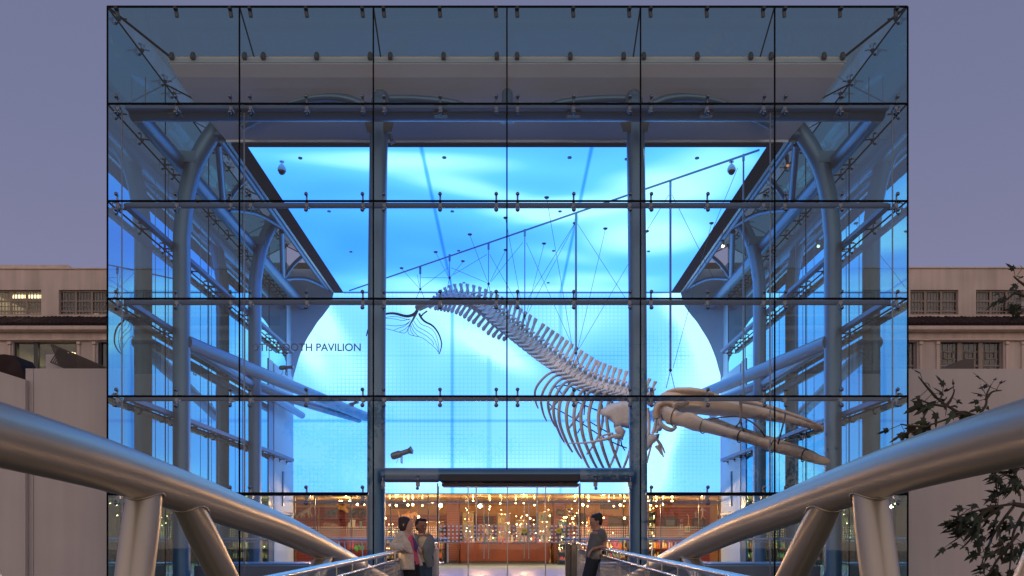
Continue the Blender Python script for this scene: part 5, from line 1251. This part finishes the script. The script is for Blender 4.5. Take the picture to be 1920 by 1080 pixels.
# ------------------------------------------------------------------ people
def blob(name, mb, voxel, mat, parent, smooth=2):
    me = bpy.data.meshes.new(name); me.from_pydata(mb.v, [], mb.f); o = bpy.data.objects.new(name, me); C.objects.link(o)
    md = o.modifiers.new('r', 'REMESH'); md.mode = 'VOXEL'; md.voxel_size = voxel; md.use_smooth_shade = True
    if smooth: ms = o.modifiers.new('s', 'SMOOTH'); ms.factor = .5; ms.iterations = smooth
    bpy.context.view_layer.update(); dg = bpy.context.evaluated_depsgraph_get(); nm = bpy.data.meshes.new_from_object(o.evaluated_get(dg))
    o.modifiers.clear(); old = o.data; o.data = nm; bpy.data.meshes.remove(old); nm.materials.clear(); nm.materials.append(mat); attach(o, parent); return o
def hand(m, wrist, palm_dir, nrm, s_=1.0, curl=.5, thumb=1):
    d = Vector(palm_dir).normalized(); n = Vector(nrm).normalized(); sd_ = d.cross(n).normalized()
    m.tube([wrist-d*.02, wrist+d*.02*s_, wrist+d*.08*s_], [(.026*s_, .018*s_), (.034*s_, .015*s_), (.036*s_, .013*s_)], 10, up=n)
    for i, L_ in enumerate((.066, .076, .072, .056)):
        b = wrist+d*.078*s_+sd_*(i-1.5)*.0185*s_; c = curl
        p1 = b+(d*math.cos(c)-n*math.sin(c))*L_*.5*s_; p2 = p1+(d*math.cos(c*2)-n*math.sin(c*2))*L_*.32*s_; p3 = p2+(d*math.cos(c*2.7)-n*math.sin(c*2.7))*L_*.22*s_
        m.tube([b-d*.01, p1, p2, p3], [.0092*s_, .0086*s_, .0078*s_, .0062*s_], 7)
    b = wrist+d*.025*s_+sd_*thumb*.03*s_
    m.tube([b-sd_*thumb*.012, b+(d*.5+sd_*thumb*.8)*.035*s_, b+(d*.9+sd_*thumb*.75-n*.3)*.06*s_], [.013*s_, .011*s_, .008*s_], 7)
def head(m, c, face, tilt, s_=1.0):
    f = Vector(face).normalized(); up = Vector((0,0,1)); up = (up+f*tilt).normalized(); sd_ = f.cross(up).normalized(); f = up.cross(sd_).normalized()
    def P(a, b, c_): return c+sd_*a*s_+f*b*s_+up*c_*s_
    m.tube([P(0,-.01,.115), P(0,-.012,.10), P(0,-.01,.065), P(0,0,.02), P(0,.008,-.03), P(0,.02,-.07), P(0,.034,-.10), P(0,.04,-.112)], [(.02,.03),(.052,.066),(.072,.094),(.074,.096),(.068,.084),(.054,.062),(.034,.038),(.018,.02)], 16, up=f)
    m.tube([P(0,.088,.015), P(0,.104,-.012), P(0,.112,-.03), P(0,.09,-.036)], [(.009,.008),(.011,.01),(.015,.011),(.01,.006)], 8)       # nose
    for q in (-1, 1):
        m.tube([P(q*.012,.088,.028), P(q*.05,.078,.03)], .010, 6)                                       # brow
        m.ball(P(q*.030,.083,.010), .0115, 8, 6); m.tube([P(q*.074,-.01,.02), P(q*.083,-.022,.0), P(q*.076,-.008,-.028)], [.012,.014,.008], 6)   # eye, ear
    m.ball(P(0,.088,-.060), (.02,.02,.007), 8, 5); m.ball(P(0,.086,-.071), (.017,.017,.007), 8, 5); m.ball(P(0,.078,-.100), .018, 8, 6)
    return P
def eyes(root_, P, q_mat):
    for q in (-1, 1):
        m = MB(); m.ball(P(q*.030, .0935, .010), .0045, 8, 6); m.build('eye', q_mat, root_)
M_eye = pbr('eye_dark', (.02,.012,.01), .2); M_lip = pbr('lips', (.35,.12,.10), .5)
def cloth(name, col, sc_=40): return pbr(name, col, .9, 0, .12, 25, .35, 90)
def person(label, k, J, deck):
    """J: joints in photo pixels and metres of depth offset"""
    u = k/S
    r = root('person', (W(J['hip'][0], 0, k).x, k*D+J['hip'][2], deck), label, 'person')
    return r, (lambda n: W(J[n][0], J[n][1], k)+Vector((0, J[n][2], 0)))

# 1: woman in the cream cardigan
k = .63
J = dict(head=(762.5,984.5,.0), neck=(759.5,999,.0), chest=(761,1013,.0), waist=(765,1035,.02), hip=(769,1051,.03),
         shn=(754.5,1004.5,-.12), eln=(739,1024,-.10), wrn=(763,1029,-.27), shf=(765,1004,.15), elf=(771,1022,.20), wrf=(780,1024,.02),
         hpn=(768,1056,-.07), knn=(771,1108,-.06), ann=(766,1162,-.05), hpf=(771,1056,.09), knf=(782,1106,.06), anf=(789,1160,.06))
r, G = person('woman in a cream cardigan and pink top leaning back on the left bridge railing', k, J, ddeck(k))
skin1 = pbr('fair_skin', (.68,.40,.30), .55, 0, .06, 12)
m = MB(); P = head(m, G('head'), (1, -.25, 0), -.05, .98)
m.tube([G('head')+Vector((-.01,0,-.05)), G('neck'), G('chest')], [.052, .050, .09], 12)
m.tube([G('chest')+Vector((0,0,.10)), G('chest'), G('waist'), G('hip')], [(.08,.15),(.10,.165),(.09,.135),(.11,.16)], 16, up=(0,1,0))
for a, b, c in (('shn','eln','wrn'), ('shf','elf','wrf')): m.tube([G(a), G(b), G(c)], [.05, .038, .024], 10); 
m.ball(G('eln'), .04, 8, 6); m.ball(G('elf'), .038, 8, 6)
for a, b, c in (('hpn','knn','ann'), ('hpf','knf','anf')): m.tube([G(a), G(b), G(c)], [.085, .055, .036], 12)
hand(m, G('wrn'), (.75,-.1,-.65), (-.6,-.1,-.75), .95, .35); hand(m, G('wrf'), (.75,-.35,-.55), (.5,-.2,.6), .95, .5, -1)
body = blob('body', m, .0065, skin1, r, 1); eyes(r, P, M_eye)
m = MB(); h = G('head'); f = Vector((.97,-.24,0))
m.tube([P(0,-.02,.128), P(0,-.022,.110), P(0,-.03,.07), P(0,-.045,.02), P(0,-.052,-.035), P(0,-.05,-.075), P(0,-.045,-.10)], [(.03,.03),(.062,.078),(.082,.096),(.087,.080),(.084,.066),(.075,.055),(.05,.04)], 16, up=f)
for q in (-1, 1): m.tube([P(q*.045,.06,.09), P(q*.072,.032,.045), P(q*.076,-.005,-.03), P(q*.07,-.02,-.075)], [(.02,.025),(.014,.026),(.014,.028),(.012,.025)], 8, up=f)
blob('hair', m, .008, pbr('dark_brown_hair', (.03,.014,.010), .45, 0, .3, 40, .5, 120), r, 2)
m = MB(); m.tube([G('chest')+Vector((.02,0,.07)), G('chest')+Vector((.025,0,0)), G('waist')+Vector((.03,0,0)), G('hip')+Vector((.012,0,-.06))], [(.085,.12),(.105,.165),(.102,.145),(.125,.175)], 18, up=(0,1,0)); blob('pink_top', m, .01, cloth('pink_cloth', (.80,.13,.18)), r)
m = MB(); p = G('chest')+Vector((.125,-.075,-.04))
m.prism([p+Vector((-.05,0,.09)), p+Vector((.0,.0,.07)), p+Vector((.055,.0,-.05)), p+Vector((.03,0,-.13)), p+Vector((-.02,0,-.06))], (.01,-.012,0)); m.build('print_patch', cloth('purple_cloth', (.12,.07,.22)), r)
m = MB()      # cardigan: back shell, near front panel, sleeves
m.tube([G('neck')+Vector((-.02,0,-.03)), G('chest')+Vector((-.045,0,.02)), G('waist')+Vector((-.055,0,0)), G('hip')+Vector((-.06,-.01,-.10))], [(.06,.13),(.10,.19),(.10,.17),(.115,.20)], 18, up=(0,1,0))
m.tube([G('shn')+Vector((.01,0,.0)), G('chest')+Vector((.02,-.14,-.05)), G('waist')+Vector((.02,-.15,-.02)), G('hip')+Vector((-.01,-.185,-.13))], [(.05,.05),(.05,.065),(.045,.08),(.045,.10)], 10, up=(1,0,0))
m.tube([G('shf')+Vector((.03,.02,0)), G('chest')+Vector((.09,.12,-.06)), G('waist')+Vector((.12,.10,-.03)), G('hip')+Vector((.15,.06,-.08))], [(.05,.04),(.04,.035),(.03,.03),(.03,.03)], 10)
m.tube([G('shn')+Vector((0,0,.0)), (G('shn')+G('eln'))/2, G('eln'), (G('eln')*2+G('wrn'))/3, G('wrn')+Vector((-.02,0,0))], [.066, .058, .056, .048, .042], 12); m.ball(G('shn'), .07, 10, 8); m.ball(G('eln'), .057, 10, 8)
m.tube([G('shf'), G('elf'), G('wrf')+Vector((-.03,0,0))], [.065, .052, .042], 12)
blob('cardigan', m, .009, cloth('cream_knit', (.70,.62,.52)), r)
m = MB()
for a, b, c in (('hpn','knn','ann'), ('hpf','knf','anf')): m.tube([G(a)+Vector((0,0,.03)), G(b), G(c)], [.105, .068, .05], 14)
m.tube([G('hip')+Vector((.02,0,.0)), G('hip')+Vector((.0,0,-.08))], [(.10,.15),(.11,.165)], 16, up=(0,1,0)); blob('trousers', m, .01, cloth('black_cloth', (.015,.014,.018)), r)
for a in ('ann', 'anf'):
    p = G(a); z0 = ddeck(k); m = MB(); m.tube([Vector((p.x-.06,p.y,z0+.035)), Vector((p.x+.02,p.y,z0+.045)), Vector((p.x+.13,p.y-.02,z0+.028)), Vector((p.x+.17,p.y-.03,z0+.02))], [(.035,.034),(.04,.045),(.04,.028),(.02,.018)], 10, up=(0,0,1)); m.tube([Vector((p.x,p.y,z0+.04)), p+Vector((0,0,.03))], .045, 10); blob('shoe', m, .01, M_black, r)

# 2: woman in the grey cardigan
k = .68
J = dict(head=(790.5,987,0), neck=(790,1001,.01), chest=(792,1013,.02), waist=(792,1034,.02), hip=(791,1047,.02),
         shn=(779,1006,-.02), eln=(774,1026,-.04), wrn=(783,1027,-.14), shf=(804,1006,.04), elf=(809,1027,.06), wrf=(805,1045,-.02),
         hpn=(785,1054,-.02), knn=(785,1105,-.05), ann=(784,1150,0), hpf=(799,1054,.03), knf=(801,1105,.0), anf=(801,1150,.06))
r, G = person('woman with short black hair in an open grey cardigan standing beside the railing', k, J, ddeck(k))
skin2 = pbr('brown_skin', (.30,.14,.09), .5, 0, .06, 12)
fd = Vector((.62,-.78,0))
m = MB(); P = head(m, G('head'), fd, .0, .98)
m.tube([G('head')+Vector((0,0,-.05)), G('neck'), G('chest')], [.052, .050, .09], 12)
m.tube([G('chest')+Vector((0,0,.09)), G('chest'), G('waist'), G('hip')], [(.13,.09),(.16,.11),(.135,.10),(.17,.12)], 16, up=(0,1,0))
for a, b, c in (('shn','eln','wrn'), ('shf','elf','wrf')): m.tube([G(a), G(b), G(c)], [.05, .038, .024], 10); m.ball(G(b), .038, 8, 6)
for a, b, c in (('hpn','knn','ann'), ('hpf','knf','anf')): m.tube([G(a), G(b), G(c)], [.085, .055, .036], 12)
hand(m, G('wrn'), (.8,-.2,-.2), (.1,-.6,.7), .95, .6); hand(m, G('wrf'), (-.4,-.1,-.9), (-.3,-.9,0), .95, .4, -1)
blob('body', m, .0065, skin2, r, 1); eyes(r, P, M_eye)
m = MB(); m.tube([P(0,-.02,.130), P(0,-.02,.11), P(0,-.03,.07), P(0,-.045,.02), P(0,-.045,-.04), P(0,-.035,-.07)], [(.03,.04),(.066,.082),(.083,.096),(.085,.078),(.075,.055),(.05,.035)], 16, up=fd)
m.tube([P(-.05,.055,.10), P(0,.075,.105), P(.05,.055,.10)], [(.02,.02),(.022,.022),(.02,.02)], 8); blob('hair', m, .008, pbr('black_hair', (.010,.008,.008), .5, 0, .3, 40, .6, 150), r, 2)
m = MB(); m.tube([G('chest')+Vector((.005,-.01,.10)), G('chest')+Vector((.01,-.03,0)), G('waist')+Vector((.01,-.03,0)), G('hip')+Vector((.01,-.02,-.05))], [(.07,.06),(.13,.095),(.12,.095),(.14,.11)], 16, up=(0,1,0)); blob('beige_top', m, .01, cloth('beige_cloth', (.68,.54,.34)), r)
m = MB()
m.tube([G('neck')+Vector((0,.03,-.04)), G('chest')+Vector((0,.035,.02)), G('waist')+Vector((0,.04,0)), G('hip')+Vector((0,.03,-.10))], [(.13,.05),(.18,.11),(.165,.10),(.19,.12)], 18, up=(0,1,0))
for q in (-1, 1):
    sh = G('shn') if q < 0 else G('shf')
    m.tube([sh+Vector((-q*.03,-.02,.01)), G('chest')+Vector((q*.12,-.09,-.02)), G('waist')+Vector((q*.085,-.12,.05)), G('waist')+Vector((q*.09,-.12,-.08)), G('hip')+Vector((q*.14,-.09,-.13))], [(.05,.04),(.075,.045),(.085,.045),(.07,.04),(.06,.04)], 10)
m.tube([G('shn'), G('eln'), G('wrn')+Vector((-.03,.02,0))], [.066, .054, .042], 12); m.tube([G('shf'), G('elf'), G('wrf')+Vector((.01,0,.03))], [.066, .056, .046], 12)
for n_ in ('shn','shf'): m.ball(G(n_)-Vector((0,0,.01)), .058, 10, 8)
for n_ in ('eln','elf'): m.ball(G(n_), .055, 10, 8)
blob('cardigan', m, .009, cloth('grey_knit', (.22,.235,.23)), r)
m = MB()
for i in range(11): a = math.pi*(.1+.8*i/10); m.ball(G('neck')+Vector((.055*math.cos(a)*1.1, -.055*math.sin(a)-.02, -.025-.03*math.sin(a))), .006, 5, 4)
m.build('necklace', M_ss, r)
m = MB()
for a, b, c in (('hpn','knn','ann'), ('hpf','knf','anf')): m.tube([G(a)+Vector((0,0,.03)), G(b), G(c)], [.10, .07, .055], 14)
m.tube([G('hip')+Vector((0,0,.04)), G('hip')+Vector((0,0,-.08))], [(.17,.12),(.175,.125)], 16, up=(0,1,0)); blob('jeans', m, .01, cloth('blue_denim', (.05,.09,.14)), r)
for a in ('ann', 'anf'):
    p = G(a); z0 = ddeck(k); m = MB(); m.tube([Vector((p.x,p.y+.06,z0+.035)), Vector((p.x,p.y-.02,z0+.045)), Vector((p.x+.04,p.y-.14,z0+.025))], [(.035,.034),(.04,.045),(.03,.02)], 10, up=(0,0,1)); m.tube([Vector((p.x,p.y,z0+.04)), p+Vector((0,0,.03))], .048, 10); blob('shoe', m, .01, M_black, r)

# 3: man leaning on the right railing
k = .716
J = dict(head=(1117.5,979,0), neck=(1120,992.5,.0), chest=(1119,1008,.0), waist=(1114,1032,.0), hip=(1112,1045,.0),
         shn=(1126,1000,-.13), eln=(1131.5,1023.5,-.10), wrn=(1108,1030,-.20), shf=(1121,1000,.15), elf=(1112,1022,.22), wrf=(1102,1031,.05),
         hpn=(1111,1051,-.08), knn=(1096,1094,-.08), ann=(1103,1139,-.06), hpf=(1113,1051,.08), knf=(1107,1096,.06), anf=(1114,1139,.08))
r, G = person('man in a grey t-shirt and dark jeans leaning an elbow on the right railing', k, J, ddeck(k))
skin3 = pbr('tan_skin', (.48,.25,.17), .55, 0, .06, 12)
fd = Vector((-.98,-.15,0))
m = MB(); P = head(m, G('head'), fd, .22, 1.0)
m.tube([G('head')+Vector((.01,0,-.04)), G('neck'), G('chest')+Vector((0,0,.06))], [.056, .056, .09], 12)
m.tube([G('chest')+Vector((0,0,.10)), G('chest'), G('waist'), G('hip')], [(.09,.16),(.11,.18),(.095,.15),(.11,.16)], 16, up=(0,1,0))
for a, b, c in (('shn','eln','wrn'), ('shf','elf','wrf')): m.tube([G(a), (G(a)+G(b))/2, G(b), (G(b)*2+G(c))/3, G(c)], [.058, .050, .042, .042, .026], 12); m.ball(G(b), .042, 8, 6)
for a, b, c in (('hpn','knn','ann'), ('hpf','knf','anf')): m.tube([G(a), G(b), G(c)], [.09, .06, .04], 12)
hand(m, G('wrn'), (-.65,-.1,-.75), (-.7,-.2,.6), 1.0, .35); hand(m, G('wrf'), (-.3,-.5,-.7), (-.9,.1,.3), 1.0, .4, -1)
blob('body', m, .0065, skin3, r, 1); eyes(r, P, M_eye)
m = MB(); m.tube([P(0,-.01,.138), P(0,-.012,.118), P(0,-.03,.075), P(0,-.045,.025), P(0,-.05,-.03), P(0,-.045,-.065)], [(.03,.05),(.07,.09),(.085,.102),(.085,.078),(.075,.055),(.05,.035)], 16, up=fd)
for q in (-1, 1): m.tube([P(q*.074,.01,.06), P(q*.078,.0,.02)], [(.015,.03),(.01,.02)], 8)
blob('hair', m, .008, pbr('black_hair_b', (.010,.008,.008), .4, 0, .3, 40, .6, 120), r, 2)
m = MB(); m.tube([G('neck')+Vector((0,0,-.012)), G('neck')+Vector((0,0,-.05)), G('chest')+Vector((0,0,.05)), G('chest')+Vector((0,0,-.04)), G('waist'), G('hip')+Vector((.01,0,-.03))], [(.066,.072),(.085,.13),(.112,.185),(.130,.195),(.125,.18),(.145,.20)], 20, up=(0,1,0))
m.tube([G('shn'), G('shn').lerp(G('eln'), .62)], [.078, .068], 14); m.tube([G('shf'), G('shf').lerp(G('elf'), .62)], [.078, .068], 14); m.ball(G('shn'), .078, 10, 8); m.ball(G('shf'), .078, 10, 8)
blob('t_shirt', m, .009, cloth('grey_cloth', (.15,.155,.155)), r)
m = MB()
for a, b, c in (('hpn','knn','ann'), ('hpf','knf','anf')): m.tube([G(a)+Vector((0,0,.03)), G(b), G(c)], [.112, .078, .058], 14)
m.tube([G('hip')+Vector((0,0,.04)), G('hip')+Vector((0,0,-.08))], [(.12,.17),(.125,.18)], 16, up=(0,1,0)); blob('jeans', m, .01, cloth('dark_denim', (.022,.030,.045)), r)
for a in ('ann', 'anf'):
    p = G(a); z0 = ddeck(k); m = MB(); m.tube([Vector((p.x+.07,p.y,z0+.035)), Vector((p.x-.02,p.y,z0+.05)), Vector((p.x-.15,p.y-.02,z0+.03)), Vector((p.x-.20,p.y-.02,z0+.02))], [(.038,.034),(.045,.05),(.045,.03),(.02,.018)], 10, up=(0,0,1)); m.tube([Vector((p.x,p.y,z0+.04)), p+Vector((0,0,.03))], .05, 10); blob('shoe', m, .01, M_black, r)

# ------------------------------------------------------------------ sycamore reaching in from the right
random.seed(11)
kT = .34
tree = root('sycamore_tree', (5.4, 7.0, -2.2), 'dark leafed sycamore whose branches reach in from the right edge', 'tree')
M_bark = pbr('bark', (.07,.06,.045), .9, 0, .3, 6, .6, 20)
M_leaf = [pbr('leaf_dark', (.010,.018,.006), .55, 0, .4, 6), pbr('leaf_green', (.022,.040,.010), .5, 0, .4, 6), pbr('leaf_brown', (.050,.034,.014), .6, 0, .4, 6)]
m = MB(); m.tube(smoothpath([(5.4,7,-2.25),(5.5,7,0),(5.35,7.1,2),(5.6,7.0,4.2),(5.5,6.8,6.5),(5.7,6.6,8.5)], 5), [.24-.008*i for i in range(26)], 14); m.build('trunk', M_bark, tree)
LEAF = [(0,0),(.10,-.05),(.34,-.16),(.30,-.02),(.52,.0),(.40,.12),(.62,.34),(.36,.30),(.20,.36),(.22,.62),(0,1.0),(-.20,.60),(-.18,.36),(-.38,.32),(-.60,.36),(-.40,.12),(-.54,.0),(-.30,-.02),(-.34,-.16),(-.10,-.05)]
leafM = [MB(), MB(), MB()]
twig = MB()
def leaf(p, d, nrm, size, mi=None):
    d = Vector(d).normalized(); n = Vector(nrm).normalized(); sd_ = d.cross(n)
    if sd_.length < .05: return
    sd_.normalize(); n = sd_.cross(d); mi = random.choices((0,1,2), (6,3,1))[0] if mi is None else mi
    narrow = random.uniform(.35, .7); cup = random.uniform(.05,.35)
    vs = [p+sd_*x*size*narrow+d*(y*size)+n*(-cup*abs(x)*size - .18*y*y*size) for x, y in LEAF]; c = p+d*size*.25
    leafM[mi].add(vs+[c], [(i, (i+1)%len(LEAF), len(LEAF)) for i in range(len(LEAF))], True)
def branch(pts, r0, r1, nleaf, size, spread=.12, droop=.5):
    P = smoothpath(pts, 5); n = len(P); m_ = twig; m_.tube(P, [r0+(r1-r0)*i/(n-1) for i in range(n)], 6)
    for i in range(int(nleaf*1.2)):
        t_ = random.uniform(.15, 1)*(n-1); j = min(int(t_), n-2); p = P[j].lerp(P[j+1], t_-j); tdir = (P[j+1]-P[j]).normalized()
        off = Vector((random.gauss(0,1), random.gauss(0,.8), random.gauss(0,1))); off.normalize()
        q = p+off*random.uniform(.02, spread); twig.tube([p, q], .0025, 4)
        leaf(q, off*.8+tdir*.6+Vector((-.2,0,-droop)), Vector((random.gauss(0,.5), -1, random.gauss(.2,.5))), size*random.uniform(.6, 1.15))
def B(x, y, k=kT): return W(x, y, k)
L1 = .135
m = MB(); m.tube(smoothpath([(5.38,7.05,1.9), B(1990,850,.36), B(1900,800,.35), B(1800,775,kT)], 6), [.05-.0018*i for i in range(19)], 8); m.build('limb', M_bark, tree)
m = MB(); m.tube(smoothpath([(5.36,7.05,1.2), B(2050,985,.37), B(1980,960,.35), B(1900,945,kT)], 6), [.05-.0018*i for i in range(19)], 8); m.build('limb', M_bark, tree)
m = MB(); m.tube(smoothpath([(5.5,7.0,3.2), B(2050,600,.36), B(1975,570,.35), B(1930,555,kT)], 6), [.05-.0018*i for i in range(19)], 8); m.build('limb', M_bark, tree)
for pts, n, sz in (
    ([B(1800,775), B(1775,760), B(1755,745), B(1742,728)], 6, L1), ([B(1775,762), B(1745,757), B(1722,748)], 4, L1), ([B(1755,745), B(1735,722), B(1722,706)], 4, L1*.85), ([B(1772,765), B(1785,745), B(1790,730)], 3, L1*.6),
    ([B(1800,778), B(1770,788), B(1735,800), B(1705,812)], 5, L1*.9), ([B(1790,775), B(1810,772), B(1830,782)], 5, L1*.8), ([B(1735,800), B(1705,798), B(1688,795)], 3, L1*.7), ([B(1745,758), B(1735,775), B(1727,792)], 4, L1),
    ([B(1830,785), B(1848,760), B(1850,740), B(1858,722)], 5, L1*.6), ([B(1848,750), B(1860,735), B(1878,732)], 3, L1*.55),
    ([B(1930,560), B(1905,550), B(1890,560), B(1878,568)], 6, L1*.7), ([B(1935,545), B(1912,528), B(1900,518)], 4, L1*.6), ([B(1935,575), B(1915,585)], 3, L1*.7),
    ([B(1900,945), B(1865,950), B(1830,958), B(1795,968)], 14, L1*.8), ([B(1880,950), B(1845,975), B(1810,1000), B(1780,1020)], 14, L1*.8), ([B(1900,950), B(1870,990), B(1850,1030), B(1840,1060)], 16, L1*.85), ([B(1920,960), B(1900,1000), B(1895,1050), B(1890,1090)], 18, L1*.9),
    ([B(1860,950), B(1830,975), B(1805,985), B(1785,975)], 12, L1*.8), ([B(1930,930), B(1905,900), B(1880,890), B(1860,905)], 16, L1*.85), ([B(1940,900), B(1915,875), B(1895,905), B(1880,930)], 12, L1*.8), ([B(1840,970), B(1820,1010), B(1800,1030)], 9, L1*.75),
    ([B(1910,1000), B(1870,1050), B(1855,1075), B(1835,1085)], 12, L1*.8), ([B(1940,980), B(1915,1040), B(1920,1090)], 12, L1*.9)):
    branch(pts, .012, .004, n, sz)
# the rest of the crown, outside the frame
for i in range(70):
    a = random.uniform(0, 2*math.pi); z = random.uniform(1.8, 8.5); s0 = Vector((5.5, 7.0, z)); d = Vector((math.cos(a), math.sin(a), random.uniform(.1,.7))).normalized()*random.uniform(1.0, 2.2)
    e = s0+d
    if e.y > .8 and abs(e.x)/e.y < .70 and e.x > 0: continue
    branch([s0, s0+d*.5+Vector((0,0,.1)), e], .02, .004, 16, L1, .3)
for nm, mb, mt in (('foliage', leafM[0], M_leaf[0]), ('foliage', leafM[1], M_leaf[1]), ('brown_foliage', leafM[2], M_leaf[2])): mb.build(nm, mt, tree)
twig.build('twigs', M_bark, tree)

# trees across the plaza behind the viewer; the front glass mirrors them
random.seed(23)
for (x, y, h, rr, lab) in ((-11, -16, 11.5, 3.4, 'broad tree across the plaza, leftmost behind the viewer'), (-2.5, -24, 9, 3.0, 'low round tree across the plaza, directly behind the viewer'), (8, -19, 13, 3.6, 'tallest tree across the plaza, right behind the viewer'), (17, -14, 10, 3.2, 'tree across the plaza, rightmost behind the viewer')):
    tr = root('plaza_tree', (x, y, -2.2), lab, 'tree', 'trees across the plaza')
    m = MB(); m.tube(smoothpath([(x, y, -2.25), (x+.2, y, h*.2), (x-.1, y+.1, h*.5), (x+.2, y, h*.8)], 4), [.28-.018*i for i in range(13)], 10); m.build('trunk', M_bark, tr)
    m = MB()
    for i in range(26):
        a = random.uniform(0, 6.28); rd = rr*random.uniform(.2, .85); cz = h*random.uniform(.40, .95); c_ = Vector((x+math.cos(a)*rd, y+math.sin(a)*rd, cz))
        for j in range(60):
            o_ = Vector((random.gauss(0,1), random.gauss(0,1), random.gauss(0,.7))); o_ = o_.normalized()*random.uniform(.3, 1.15); q = c_+o_
            u_ = Vector((random.gauss(0,1), random.gauss(0,1), random.gauss(0,1))).normalized()*.17; v_ = u_.orthogonal().normalized()*.10
            m.add([q-u_, q-v_, q+u_, q+v_], [(0,1,2,3)])
    m.build('foliage', M_leaf[0], tr)
